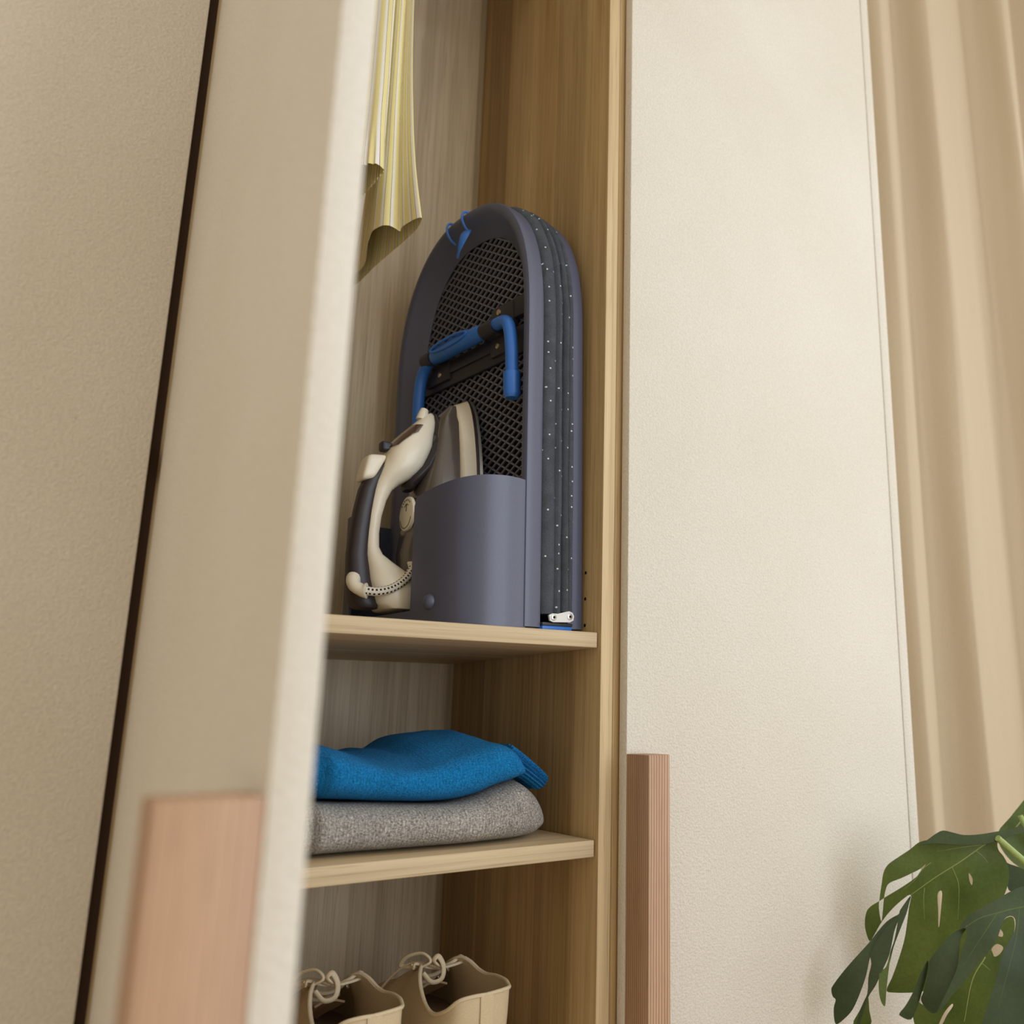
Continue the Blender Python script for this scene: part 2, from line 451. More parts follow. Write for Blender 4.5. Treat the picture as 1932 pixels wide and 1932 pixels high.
# its door stands open a little past a right angle, hinged on the left
def swung(bm, a=math.radians(-1.4), px=10.4, py=85.0):
    for v in bm.verts:
        dx, dy = v.co.x - px, v.co.y - py
        v.co.x, v.co.y = px + dx * math.cos(a) - dy * math.sin(a), py + dx * math.sin(a) + dy * math.cos(a)
    return bm
dr = obj('door', swung(ibox(10.4, 12.0, 35.9, 85.0, PLINTH, TOP_Z, .15)), DOOR, W2)
obj('handle', swung(ibox(6.65, 10.4, 35.9, 38.7, -60, -2.78, .12)), PINE, dr)
for z in (85, 20, -60, -90):
    bm = NB(); box(bm, 12.0, 12.8, 80.8, 84.2, z, z + 4.5, .15); box(bm, 12.2, 13.2, 83.8, 90.5, z + 1, z + 3.5, .15)
    obj('hinge', bm, STEEL, dr)

# right wardrobe, closed
W3 = thing('wardrobe', 'closed beige wardrobe beside the curtain, with the narrow wooden pull', 'wardrobe', (86, 107, FLOOR_Z))
side('side_panel', 59.5, 61.3, W3); side('side_panel', 108, 109.8, W3)
obj('back_panel', ibox(61.3, 108, YB, YB + .8, PLINTH, TOP_Z, 0), OAK_BACK, W3)
obj('top_panel', ibox(61.3, 108, YF, YB, TOP_Z - 1.8, TOP_Z, .1), OAK, W3)
obj('plinth', ibox(59.5, 109.8, YF + 2, YB, FLOOR_Z, PLINTH, .1), OAK, W3)
d3 = closed_door(W3, 60.25, 110.35)
obj('handle', ibox(60.25, 63.15, DF - 4.3, DF, -60, -3.9, .1), PINE, d3)
obj('end_panel', ibox(110.55, 112.5, DF, YB + .8, FLOOR_Z, TOP_Z, .12), DOOR, W3)

# ------------------------------------------------------------------ curtain
prof = [(114, 111), (117, 106), (119, 104.6), (121.5, 105), (130, 109), (136.5, 111.5), (139.5, 109.5), (141.5, 105.2), (143, 104.3), (146, 105.3), (152, 109.2), (156, 111.2), (158.3, 109.5), (160, 105.2), (161.5, 104.2), (165, 105), (176, 109), (188, 112.2),
        (192.5, 112.4), (194.8, 109.5), (196.3, 105.4), (198, 104.4), (201, 105.4), (208, 109.5), (214, 112), (217, 109), (218.8, 105), (221, 104.4), (230, 108.5), (238, 112), (241, 109), (243, 105), (246, 104.6), (256, 109), (264, 111.5)]
cp = catmull([(x, y, 0) for x, y in prof], 360)
bm = NB(); rings = []
for i in range(14):
    z = FLOOR_Z + 1.5 + i * (218 - FLOOR_Z - 1.5) / 13
    rings.append([(p.x + .35 * math.sin(z * .05 + p.x), p.y + .3 * math.sin(z * .04 + p.x * .7), z) for p in cp])
back = [[(x, y + .35, z) for (x, y, z) in r] for r in rings]
loft(bm, [r + b[::-1] for r, b in zip(rings, back)])
tag(obj('curtain', bm, CURTAIN, origin=(190, 110, FLOOR_Z), angle=60), 'long beige curtain hanging in soft folds beside the wardrobe', 'curtain')

# ------------------------------------------------------------------ ironing board, folded, standing on the upper shelf
RZ = math.radians(8)
IB = thing('ironing_board', 'folded slate blue tabletop ironing board standing on the shelf', 'ironing board', (48.68, 89.0, S1), RZ)
IB.rotation_euler = (0, math.radians(-1.25), RZ)      # leans a little out of the wardrobe side
UX = Vector((-math.sin(RZ), math.cos(RZ), 0)); NX = Vector((math.cos(RZ), math.sin(RZ), 0)); O_IB = Vector((48.68, 89.0, S1))
BW, BS, BH = 32.0, 37.5, 58.4         # width, spring height, top height
def arch(off=0.0, z0=0.25, n=44, bottom=True):
    """outline in (y, z) shrunk by off; runs up the front, over the top, down the back"""
    a = BW / 2 - off; h = BH - BS - off; P = []
    nb = 8
    for k in range(nb): P.append((off, z0 + (off if z0 else 0) * 0 + (BS - z0) * k / nb))
    for k in range(n + 1):
        t = math.pi * (1 - k / n); c, s = math.cos(t), math.sin(t)
        e = 2 / (2.6 if c < 0 else 2.2)
        P.append((BW / 2 + a * math.copysign(abs(c) ** e, c), BS + h * abs(s) ** e))
    for k in range(1, nb + 1): P.append((BW - off, BS - (BS - z0) * k / nb))
    return P
def sweep_profile(bm, prof, z0):
    """prof: list of (x, off); arch-shaped rings joined into a shell open at the bottom"""
    rings = []
    for x, off in prof: rings.append([(x, y, z) for y, z in arch(off, z0)])
    loft(bm, rings, closed=False)
def shell(name, prof, z0, mat, mirror=None):
    bm = NB(); p = prof if mirror is None else [(mirror - x, o) for x, o in prof][::-1]
    sweep_profile(bm, p + [p[0]], z0)
    bmesh.ops.remove_doubles(bm, verts=bm.verts, dist=1e-4)
    # close the two feet
    bmesh.ops.holes_fill(bm, edges=[e for e in bm.edges if e.is_boundary], sides=0)
    bmesh.ops.recalc_face_normals(bm, faces=bm.faces)
    return obj(name, bm, mat, IB, local=True)
rim_prof = [(2.35, .12), (1.2, .03), (.5, 0), (.16, .14), (.02, .45), (0, .8), (.1, 1.15), (.35, 1.4), (1.4, 2.5), (2.2, 3.4), (2.55, 3.75), (2.75, 3.7), (2.75, 1.2)]
shell('rim', rim_prof, .35, SLATE)
shell('rim', rim_prof, .35, SLATE, mirror=8.85)
# cross bar closing the rim at the foot
for xa, xb in ((.05, 2.6), (6.25, 8.8)):
    bm = NB(); box(bm, xa, xb, .4, BW - .4, .3, 3.0, .3); obj('bottom_rail', bm, SLATE, IB, local=True)
def pad(prof, z0, ins, first):
    """prof: (x, off) over the visible edge of the cushion; ins = inner plane it closes on"""
    bm = NB(); rings = []; full = ([(ins, 8.0), (ins, 1.3)] if not first else []) + list(prof) + ([(ins, 1.3), (ins, 8.0)] if first else [])
    full = ([(prof[-1][0], 8.0)] if not first else []) + full if first else full + [(prof[-1][0], 8.0)]
    if first: full = full[:-2] + [(prof[-1][0], 8.0), (ins, 8.0), (ins, 1.3)]
    L = [0.0]; A = arch(0, z0)
    for p, q in zip(A, A[1:]): L.append(L[-1] + math.hypot(q[0] - p[0], q[1] - p[1]))
    for x, off in full:
        r = []
        for j, (y, z) in enumerate(arch(off, z0)):
            w = (noise.noise(Vector((x * .9, y * .3, z * .28))) * .16 + .05 * noise.noise(Vector((x * .5, y * 1.1 + 5, z * 1.1)))) if off < .6 else 0
            d = Vector((y - BW / 2, max(0, z - BS))); d = d.normalized() if d.length > .1 else Vector((0, 0))
            r.append((x, y + d.x * w, z + d.y * w))
        rings.append(r)
    rings.append(rings[0]); xs = [f[0] for f in full] + [full[0][0]]
    loft(bm, rings, closed=False, uvs=lambda i, j: (L[min(j, len(L) - 1)], xs[i]))
    bmesh.ops.remove_doubles(bm, verts=bm.verts, dist=1e-4)
    bmesh.ops.holes_fill(bm, edges=[e for e in bm.edges if e.is_boundary], sides=0)
    bmesh.ops.recalc_face_normals(bm, faces=bm.faces)
    return obj('cover_pad', bm, COVER, IB, local=True)
pa = pad([(2.35, .9), (2.42, .2), (2.7, -.25), (3.2, -.48), (3.7, -.46), (4.02, -.25), (4.1, -.08), (4.18, -.22), (4.45, -.5), (4.8, -.5), (5.1, -.22), (5.22, .25), (5.26, .9)], 1.9, 3.65, True)
pb = pad([(5.3, .9), (5.34, .25), (5.5, -.2), (5.8, -.42), (6.1, -.32), (6.22, -.05), (6.3, -.2), (6.5, -.34), (6.8, -.3), (7.0, -.05), (7.1, .4), (7.12, .9)], 2.3, 5.75, False)
def seam(x, off, par, r=.05):
    bm = NB(); tube(bm, [(x, y, z) for y, z in arch(off, 3.0)], r, 6); obj('seam', bm, BLACKP, par, local=True)
seam(4.1, -.1, pa); seam(6.22, -.08, pb)
# underside sheets behind the lattice
def panel(name, x0, x1, off, mat, z0=.6):
    bm = NB(); P = arch(off, z0)
    loft(bm, [[(x0, y, z) for y, z in P], [(x1, y, z) for y, z in P]]); return obj(name, bm, mat, IB, local=True)
panel('underlay', 3.30, 3.6, 3.0, UNDER); panel('underlay', 5.45, 5.7, 3.0, UNDER)
# expanded-metal lattice
inner = [Vector(p) for p in arch(3.3, 1.0)]
def inside(p, poly):
    c = False; n = len(poly)
    for i in range(n):
        a, b = poly[i], poly[(i + 1) % n]
        if (a[1] > p[1]) != (b[1] > p[1]) and p[0] < (b[0] - a[0]) * (p[1] - a[1]) / (b[1] - a[1]) + a[0]: c = not c
    return c
bm = NB(); DX, DZ = 1.0, .58
def strand(a, b, w=.1, x0=2.62, x1=2.84):
    d = Vector((b[0] - a[0], b[1] - a[1])).normalized(); n = Vector((-d.y, d.x)) * w
    a0 = Vector(a) - d * .04; b0 = Vector(b) + d * .04
    q = [(a0 + n), (b0 + n), (b0 - n), (a0 - n)]
    f = [bm.verts.new((x0, p.x, p.y)) for p in q]; g = [bm.verts.new((x1, p.x, p.y)) for p in q]
    bm.faces.new(f)
    for k in range(4): bm.faces.new((f[k], g[k], g[(k + 1) % 4], f[(k + 1) % 4]))
ny, nz = int(BW / DX), int(BH / DZ)
for i in range(ny + 1):
    for k in range(nz + 1):
        if (i + k) % 2: continue
        a = (i * DX, k * DZ)
        if not inside(a, inner): continue
        for sx, sz in ((1, 1), (-1, 1)):
            b = (a[0] + sx * DX, a[1] + sz * DZ)
            if inside(b, inner): strand(a, b)
        if True:                       # flat knuckle where strands meet
            pass
obj('mesh_sheet', bm, MESH, IB, local=True, angle=None, kind='stuff')
# bracket plate across the mesh, with clamps and screws
bk = NB(); box(bk, 2.0, 2.6, 3.2, 29.0, 35.2, 39.0, .15); box(bk, 1.7, 2.2, 9.5, 22.5, 36.9, 38.9, .2)
for y0, y1 in ((5.6, 10.4), (20.4, 26.2)): box(bk, 1.55, 2.6, y0, y1, 36.0, 42.8 if y0 < 10 else 40.6, .2)
box(bk, 1.75, 2.6, 3.0, 9.0, 40.2, 43.0, .2)
br = obj('bracket', bk, BLACKP, IB, local=True)
for y, z in ((8.6, 41.9), (8.7, 37.3), (22.6, 37.2)):
    bm = NB(); disc(bm, (1.6, y, z), (-1, 0, 0), .42, .2, 16, .1); disc(bm, (1.42, y, z), (-1, 0, 0), .2, .03, 10)
    obj('screw', bm, BRASS, br, local=True)
leg_pts = catmull([(.75, 26.6, 3.5), (.75, 26.6, 18), (.75, 26.6, 30), (.7, 26.5, 34.5), (.6, 25.6, 37.6), (.5, 23.0, 39.1), (.45, 16, 39.3), (.4, 9.0, 39.4), (.3, 5.8, 39.3), (.1, 4.3, 38.2), (.1, 3.7, 35.6), (.2, 3.6, 32.5), (.3, 3.6, 28.9)], 90)
bm = NB(); tube(bm, leg_pts, .82, 16); lg = obj('folding_leg', bm, BLUEP, IB, local=True)
bm = NB(); tube(bm, [(.2, 3.6, 31.8), (.3, 3.6, 29.0), (.3, 3.6, 28.5)], [1.08, 1.08, .8], 16); obj('leg_cap', bm, BLUEP, lg, local=True)
for y0, y1 in ((7.4, 10.2), (22.4, 24.6)):
    bm = NB(); tube(bm, [(.45, y0, 39.35), (.45, y1, 39.3)], 1.08, 18); box(bm, .5, 2.2, y0, y1, 38.3, 40.4, .15)
    obj('clamp', bm, BLACKP, br, local=True)
# oval release slider on the leg between the clamps
bm = NB(); tube(bm, [(.35, 10.3, 39.35), (.3, 11.5, 39.35), (.3, 16, 39.35), (.3, 21.2, 39.3), (.35, 22.0, 39.3)], [1.0, 1.12, 1.14, 1.12, .95], 18)
sl = obj('leg_slider', bm, BLUEP, lg, local=True)
ov = [(-.85 + .0 * k, 16.9 + 4.4 * math.cos(t), 39.65 + .62 * math.sin(t)) for k, t in enumerate(2 * math.pi * k / 32 for k in range(33))]
bm = NB(); tube(bm, ov, .2, 8); obj('slider_ridge', bm, BLUEP, sl, local=True)
# blue cable hook clipped over the rim
def arch_z(y):
    a = BW / 2; c = abs(y - a) / a; p = 2.6 if y < a else 2.2; return BS + (BH - BS) * (1 - c ** p) ** (1 / p)
bm = NB(); tube(bm, catmull([(.7, 14.7, 55.9), (0, 14.4, 55.2), (-.6, 14.3, 54.0), (-.8, 14.9, 52.4), (-.6, 15.6, 51.6)], 18), [.25 + .5 * math.sin(math.pi * min(1, k / 13)) for k in range(18)], 8, flat=.4)
hk = obj('cord_hook', bm, BLUEP, IB, local=True)
for y in (19.0, 15.2):
    dz = arch_z(y) + .3
    bm = NB(); tube(bm, catmull([(1.9, y, dz - .2), (.9, y, dz + .1), (0, y + .1, dz - .1), (-.35, y, dz - 1.2), (.1, y - .3, dz - 2.6), (.9, y - .5, dz - 3.2)], 22), .17, 8)
    obj('hook_clip', bm, BLUEP, hk, local=True)
# folding hinge at the foot of the front edge, with a blue foot
bm = NB()
hp = [(3.1, 1.75), (3.25, 1.1), (3.75, .95), (6.2, 1.05), (6.75, 1.3), (6.85, 1.8), (6.6, 2.2), (6.1, 2.35), (5.6, 2.25), (4.4, 1.95), (3.6, 1.95)]
loft(bm, [[(x, -.35, z) for x, z in hp], [(x, -.6, z) for x, z in hp]]); bmesh.ops.recalc_face_normals(bm, faces=bm.faces)
hg = obj('hinge', bm, WHITE_METAL, IB, local=True)
for x, z in ((3.75, 1.5), (6.15, 1.7)):
    bm = NB(); disc(bm, (x, -.58, z), (0, -1, 0), .38, .14, 16, .06); obj('rivet', bm, STEEL, hg, local=True)
    bm = NB(); disc(bm, (x, -.73, z), (0, -1, 0), .16, .02, 12); obj('rivet_hole', bm, BLACK_IN, hg, local=True)
bm = NB(); box(bm, 2.4, 6.9, -.3, 1.2, .55, .95, .12); obj('hinge_pin', bm, BLACKP, IB, local=True)
bm = NB(); box(bm, 2.45, 6.9, -.2, 6, .0, .6, .2); obj('foot', bm, BLUEP, IB, local=True)
bm = NB(); box(bm, .2, 8.3, 3, 30, 0, .45, .1); obj('foot', bm, BLACKP, IB, local=True)

# iron holder: a curved pocket on the underside of the board; plan coordinates (u, w)
plan = catmull([(.3, -.4, 0), (.05, 1.2, 0), (.15, 3.0, 0), (1.0, 5.2, 0), (2.9, 6.9, 0), (5.6, 7.75, 0), (8.5, 8.0, 0), (11.2, 8.0, 0)], 46)
plan += [Vector((11.2 + k * (26.5 - 11.2) / 16, 8.0, 0)) for k in range(1, 16)]
plan += catmull([(26.5, 8.0, 0), (29, 7.6, 0), (31, 6.0, 0), (31.7, 3.5, 0), (31.8, -.4, 0)], 24)
def hold_h(u):
    if u < 11.21:
        h = 17.5 - .14 * u
        e = 11.2 - u
        if e < 1.0: h -= 1.0 - math.sqrt(max(0, 1 - (1 - e) ** 2))
        return h
    if u < 26.4:
        e = min(u - 11.2, 26.5 - u); return 2.5 + max(0, .8 - e) ** 2
    h = 16.3; e = u - 26.5
    if e < .8: h -= .8 - math.sqrt(max(0, .64 - (.8 - e) ** 2))
    return h
bm = NB()
N_ = len(plan); TH = .32
nrm = []
for i in range(N_):
    d = (plan[min(i + 1, N_ - 1)] - plan[max(i - 1, 0)]).normalized(); nrm.append(Vector((-d.y, d.x, 0)))   # outward
NVZ = 14
cols = []
heights = [hold_h(p.x) for p in plan]
# double the two cut stations so the opening has upright edges
seq = []
for i in range(N_):
    seq.append((plan[i], nrm[i], heights[i]))
    if i + 1 < N_ and abs(heights[i + 1] - heights[i]) > 6:
        if heights[i] > heights[i + 1]: seq.append((plan[i] + Vector((.02, 0, 0)), nrm[i], heights[i + 1]))
        else: seq.append((plan[i + 1] - Vector((.02, 0, 0)), nrm[i + 1], heights[i]))
for p, n, h in seq:
    a = p; b = p - n * TH if False else p + Vector((n.x, n.y, 0)) * 0
    cols.append((Vector((-p.y, p.x, 0)), Vector((-n.y, n.x, 0)), h))
rings = []
for c, n, h in cols:
    n = n if n.dot(c - Vector((0, 16, 0))) > 0 else -n
    inn = c - n * TH
    r = [(c.x, c.y, .1 + (h - .1) * k / NVZ) for k in range(NVZ + 1)] + [(inn.x, inn.y, .1 + (h - .1) * k / NVZ) for k in range(NVZ, -1, -1)]
    rings.append(r)
loft(bm, rings)
bmesh.ops.recalc_face_normals(bm, faces=bm.faces)
hd = obj('iron_holder', bm, SLATE, IB, local=True, angle=50)
bm = NB(); poly = [(-p.y * .97 if p.y > 0 else .6, 16 + (p.x - 16) * .97, 0) for p in plan]
loft(bm, [[(x, y, .2) for x, y, _ in poly], [(x, y, 2.3) for x, y, _ in poly]]); bmesh.ops.recalc_face_normals(bm, faces=bm.faces)
obj('holder_floor', bm, SLATE, hd, local=True)
bm = NB(); c0 = Vector((-7.75, 7.2, 3.2)); rg = []
for k in range(7):
    t = math.pi / 2 * k / 6
    rg.append([(c0.x - .85 * math.sin(t), c0.y + .95 * math.cos(t) * math.cos(a), c0.z + .95 * math.cos(t) * math.sin(a)) for a in (2 * math.pi * j / 20 for j in range(20))])
rg = rg[:-1]; loft(bm, rg); bmesh.ops.recalc_face_normals(bm, faces=bm.faces); obj('holder_boss', bm, SLATE, hd, local=True, angle=60)

# ------------------------------------------------------------------ steam iron, upright in the holder
IY = 105.0
IR = thing('steam_iron', 'cream and brown steam iron standing upright in the board holder', 'iron', (44.0, IY, S1 + 2.4))
def boat(z):
    return smooth_tab([(13.6, 4.6), (15, 5.2), (20, 5.7), (25, 5.6), (30, 5.0), (35, 3.8), (38, 2.75), (40, 1.7), (41.2, .75), (41.65, .12)], z)
zs_sole = [13.6, 14, 15, 17, 20, 23, 26, 29, 32, 34, 36, 38, 39.2, 40.2, 40.9, 41.35, 41.65]
def dsec(z, xs, xt, wf, soft=.5):
    """horizontal section: flat on the sole side xs, rounded on the outer side xt"""
    w = boat(z) * wf; P = []
    for k in range(17):
        t = math.pi * k / 16 - math.pi / 2
        s = math.sin(t); c = math.cos(t)
        P.append((xs + (xt - xs) * abs(c) ** soft, IY - w * math.copysign(abs(s) ** .85, s) * -1, z))
    return P
lean = lambda z: 47.75 + (z - 28) * .012
bm = NB(); loft(bm, [dsec(z, lean(z) + .35, lean(z) - .12, 1.0, .12) for z in zs_sole]); bmesh.ops.recalc_face_normals(bm, faces=bm.faces)
obj('soleplate', bm, STEEL, IR)
bm = NB(); loft(bm, [dsec(z, lean(z) - .12, lean(z) - .45, .985, .12) for z in zs_sole]); bmesh.ops.recalc_face_normals(bm, faces=bm.faces)
obj('heat_gap', bm, GRIP, IR)
zs_sk = [z - .25 if z > 16 else z for z in zs_sole]
bm = NB(); loft(bm, [[(x, y, zz - max(0, (z - 36) / 5.6) * max(0, lean(z) - .45 - x) * .55) for x, y, zz in dsec(z, lean(z) - .45, lean(z) - 2.5, .97, .16)] for z in zs_sk]); bmesh.ops.recalc_face_normals(bm, faces=bm.faces)
obj('skirt', bm, CREAM, IR)
xt_tab = [(14.5, 40.6), (20, 39.9), (22.6, 40.0), (24.2, 41.2), (28, 41.1), (30, 41.4), (33, 42.1), (36, 42.7), (38.3, 43.4), (40.3, 45.0)]
bm = NB(); loft(bm, [dsec(min(z, 40.35), lean(z) - 2.3, lerp_tab(xt_tab, z), .80 if z < 38 else .7, .38) for z in [14.5, 17, 20, 23, 26, 28, 30, 32, 34, 36, 37.5, 38.5, 39.4, 40.1]]); bmesh.ops.recalc_face_normals(bm, faces=bm.faces)
obj('water_tank', bm, TANK, IR)
# handle shell: (z, left x, right x, half width)
HS = [(38.75, 42.5, 42.8, .25), (38.3, 41.7, 43.0, .9), (37.3, 40.8, 43.1, 1.5), (36.2, 39.8, 43.0, 2.0), (35.2, 38.9, 42.8, 2.4), (33.8, 37.8, 42.7, 2.8), (32.4, 37.1, 42.2, 3.0), (31, 36.8, 41.6, 3.0), (30, 36.4, 40.9, 2.8), (29.2, 36.1, 40.1, 2.4),
      (28.4, 35.8, 38.9, 1.95), (27.5, 35.6, 38.0, 1.7), (26.1, 35.4, 37.4, 1.55), (24, 35.2, 36.95, 1.45), (21.9, 35.1, 36.8, 1.45), (20.2, 35.1, 36.9, 1.6), (19.3, 35.2, 37.4, 1.85), (18.5, 35.3, 38.6, 2.2), (17.5, 35.5, 40.2, 2.7), (16.3, 35.7, 41.2, 3.1), (14.9, 36.0, 41.9, 3.4), (13.4, 36.5, 42.2, 3.5), (12.75, 37.4, 42.0, 3.3)]
def ssec(z, xl, xr, w, e=2.6, n=22, y0=IY):
    P = []
    for k in range(n):
        t = 2 * math.pi * k / n; c, s = math.cos(t), math.sin(t)
        P.append(((xl + xr) / 2 + (xr - xl) / 2 * math.copysign(abs(c) ** (2 / e), c), y0 + w * math.copysign(abs(s) ** (2 / e), s), z))
    return P
bm = NB(); loft(bm, [ssec(*h) for h in HS]); bmesh.ops.recalc_face_normals(bm, faces=bm.faces)
hs = obj('handle_shell', bm, CREAM, IR, angle=45)
# dark band between shell and tank
RB = [(38.6, 42.8, 43.5, .7), (37, 42.8, 43.9, 1.7), (35, 42.6, 43.6, 2.4), (33, 42.1, 43.2, 2.85), (31, 41.2, 42.5, 3.0), (29.6, 40.0, 41.8, 2.6), (28.6, 39.6, 41.0, 2.0), (28.0, 39.8, 40.8, 1.2)]
bm = NB(); loft(bm, [ssec(*h) for h in RB]); bmesh.ops.recalc_face_normals(bm, faces=bm.faces)
obj('tank_collar', bm, GRIP, IR, angle=45)
GR = [(30.9, 36.5, 37.2, .8), (30.2, 35.9, 37.0, 1.2), (28.6, 34.6, 36.6, 1.3), (27.2, 34.1, 36.3, 1.3), (24.7, 33.7, 36.0, 1.3), (21.9, 33.4, 35.9, 1.3), (19.1, 33.25, 35.9, 1.35), (16.3, 33.4, 36.4, 1.6), (14.3, 33.7, 36.9, 1.9), (13.2, 34.1, 37.2, 2.0), (12.8, 34.6, 37.2, 1.8)]
bm = NB(); loft(bm, [ssec(*h) for h in GR]); bmesh.ops.recalc_face_normals(bm, faces=bm.faces)
obj('handle_grip', bm, GRIP, hs, angle=45)
# filler window set in the nose
bm = NB(); rg = []
for k in range(9):
    z = 33.1 + 3.3 * k / 8
    xl = smooth_tab(sorted((h[0], h[1]) for h in HS), z); xr = smooth_tab(sorted((h[0], h[2]) for h in HS), z); w = smooth_tab(sorted((h[0], h[3]) for h in HS), z)
    s = ssec(z, xl, xr, w, n=60); cx = (xl + xr) / 2
    k1 = int(37 + 6 * min(1, k / 5)); k0 = 21
    rg.append([(cx + (p[0] - cx) * 1.035 - .03, IY + (p[1] - IY) * 1.045, z) for p in [s[int(round(k0 + (k1 - k0) * q / 20)) % 60] for q in range(21)]])
full = [r for r in rg if r]
loft(bm, full, closed=False); bmesh.ops.recalc_face_normals(bm, faces=bm.faces)
obj('filler_window', bm, WINDOW, hs)
def pillow(name, q, y0, y1, mat, par, e=5.0):
    """rounded block over a four-cornered side view q = bottom-left, bottom-right, top-right, top-left (x, z)"""
    bm = NB(); n, m = 28, 14; rings = []
    for i in range(m + 1):
        p = -math.pi / 2 + math.pi * i / m; sp_, cp_ = math.sin(p), max(1e-3, math.cos(p)); r = []
        for j in range(n):
            t = 2 * math.pi * j / n; f = lambda v: math.copysign(abs(v) ** (2 / e), v)
            a, b, c = f(math.cos(t)) * f(cp_), f(math.sin(t)) * f(cp_), f(sp_)
            u, v = (a + 1) / 2, (b + 1) / 2
            x = (q[0][0] * (1 - u) + q[1][0] * u) * (1 - v) + (q[3][0] * (1 - u) + q[2][0] * u) * v
            z = (q[0][1] * (1 - u) + q[1][1] * u) * (1 - v) + (q[3][1] * (1 - u) + q[2][1] * u) * v
            r.append((x, (y0 + y1) / 2 + (y1 - y0) / 2 * c, z))
        rings.append(r)
    loft(bm, rings); bmesh.ops.recalc_face_normals(bm, faces=bm.faces); return obj(name, bm, mat, par, angle=80)
pillow('steam_button', [(33.9, 28.2), (35.5, 28.5), (37.1, 31.9), (34.5, 31.6)], IY - 1.6, IY + 1.6, CREAM, hs)
pillow('spray_button', [(36.4, 32.5), (37.7, 32.6), (38.0, 33.6), (36.3, 33.8)], IY - .8, IY + .8, BLACKP, hs)
bm = NB(); tube(bm, [(41.4, IY - .2, 37.6), (41.55, IY - .3, 38.5), (41.7, IY - .3, 39.0)], [.75, .62, .5], 12); obj('spray_nozzle', bm, CREAM, hs)
# temperature dial facing the handle
dc = Vector((39.95, IY - .5, 24.9))
bm = NB(); disc(bm, dc + Vector((1.6, 0, 0)), (-1, 0, 0), 2.15, 1.2, 32, .1); dl = obj('temperature_dial', bm, GRIP, IR)
bm = NB(); disc(bm, dc + Vector((.45, 0, 0)), (-1, 0, 0), 2.2, .4, 32, .12); obj('dial_face', bm, CREAM, dl)
bm = NB()
tube(bm, [dc + Vector((.04, 1.85 * math.cos(t), 1.85 * math.sin(t))) for t in (math.radians(200 + k * 10) for k in range(15))], .05, 6)
for t in (40, 55, 70, 85, 100, 115, 130): box(bm, dc.x + .02, dc.x + .07, dc.y + 1.75 * math.cos(math.radians(t)) - .1, dc.y + 1.75 * math.cos(math.radians(t)) + .1, dc.z + 1.75 * math.sin(math.radians(t)) - .08, dc.z + 1.75 * math.sin(math.radians(t)) + .08)
tube(bm, [dc + Vector((.04, -.1, .3)), dc + Vector((.04, -.1, 1.2))], .06, 6); tube(bm, [dc + Vector((.04, .5, .9)), dc + Vector((.04, -.1, 1.25)), dc + Vector((.04, -.7, 1.0))], .05, 6)
obj('dial_print', bm, GRIP, dl)
bm = NB(); tube(bm, [(40.9, IY - 2.2, 18.0), (40.4, IY - 2.4, 18.7)], [.75, .6], 12); obj('cord_clip', bm, CREAM, IR)
# cord with flared sleeve
bm = NB(); cs = catmull([(35.0, IY, 17.0), (34.1, IY - .8, 16.2), (33.9, IY - 1.8, 15.2), (34.6, IY - 2.6, 14.6), (35.0, IY - 2.9, 14.55)], 16)
tube(bm, cs, [.6, .75, .85, .88, .88, .85, .8, .76, .74, .74, .74, .76, .8, .86, .92, .92], 18); cd0 = obj('cord_sleeve', bm, CREAM, IR)
bm = NB(); tube(bm, catmull([(34.9, IY - 2.85, 14.55), (36.2, IY - 3.3, 14.5), (37.8, IY - 3.4, 15.0), (39.4, IY - 3.1, 16.2), (40.6, IY - 2.6, 17.9), (41.4, IY - 3.6, 19.6), (42.3, IY - 6, 19.5), (42.8, IY - 9, 16.5), (42.5, IY - 10, 13)], 70), .52, 12, uv=True)
obj('power_cord', bm, CORD, IR)

# ------------------------------------------------------------------ folded sweaters on the middle shelf
def slab(x0, x1, zb, zt, yf, yb, nx=90, n=56, lump=.25, seed=0.0, endr=2.2):
    """folded knit: zb/zt/yf functions of x; section is a rounded slab whose front is a soft fold"""
    rings = []
    for i in range(nx + 1):
        s = i / nx; x = x0 + (x1 - x0) * (s - .035 * math.sin(2 * math.pi * s) * 2)
        e = min(x - x0, x1 - x); k = math.sqrt(max(0.0, 1 - (1 - min(1, e / endr)) ** 2)); k = max(k, .03)
        r = []
        for j in range(n):
            t = 2 * math.pi * j / n; c, sn = math.cos(t), math.sin(t)
            y_ = math.copysign(abs(c) ** .36, c); z_ = math.copysign(abs(sn) ** .75, sn)
            yy = (yf(x) + yb) / 2 + (yb - yf(x)) / 2 * y_ * (1 - .10 * (1 - k))
            a, b = zb(x, yy), zt(x, yy)
            m, h = (a + b) / 2, (b - a) / 2
            z = m + h * z_ * k
            if k < 1: z -= (1 - k) * h * .25
            w = noise.noise(Vector((x * .18 + seed, yy * .18, z * .25))) * lump
            top = max(0, z_)
            r.append((x + w * .4, yy + w * (1 if c < 0 else 0) * .8, z + w * top * k))
        rings.append(r)
    bm = NB(); loft(bm, rings); bmesh.ops.recalc_face_normals(bm, faces=bm.faces); return bm
def g_top(x, y):
    f = smooth_tab([(16, -8), (27.5, -7.9), (36, -8.5), (42, -8.75), (45, -8.3), (47, -7.55), (49.3, -6.9), (50.6, -6.75), (52.3, -7.6), (54.2, -9.0)], x)
    return f - .02 * max(0, y - 95)
GREY = slab(24.6, 54.3, lambda x, y: S2 + .02, g_top, lambda x: 89.6 + .5 * math.sin(x * .25) + max(0, x - 50) * .5 + 1.5 / (1 + math.exp((x - 27.9) * 5)), 116, seed=3.0, lump=.3)
g = obj('folded_sweater', GREY, GREY_WOOL, origin=(40, 102, S2), angle=None if False else 80)
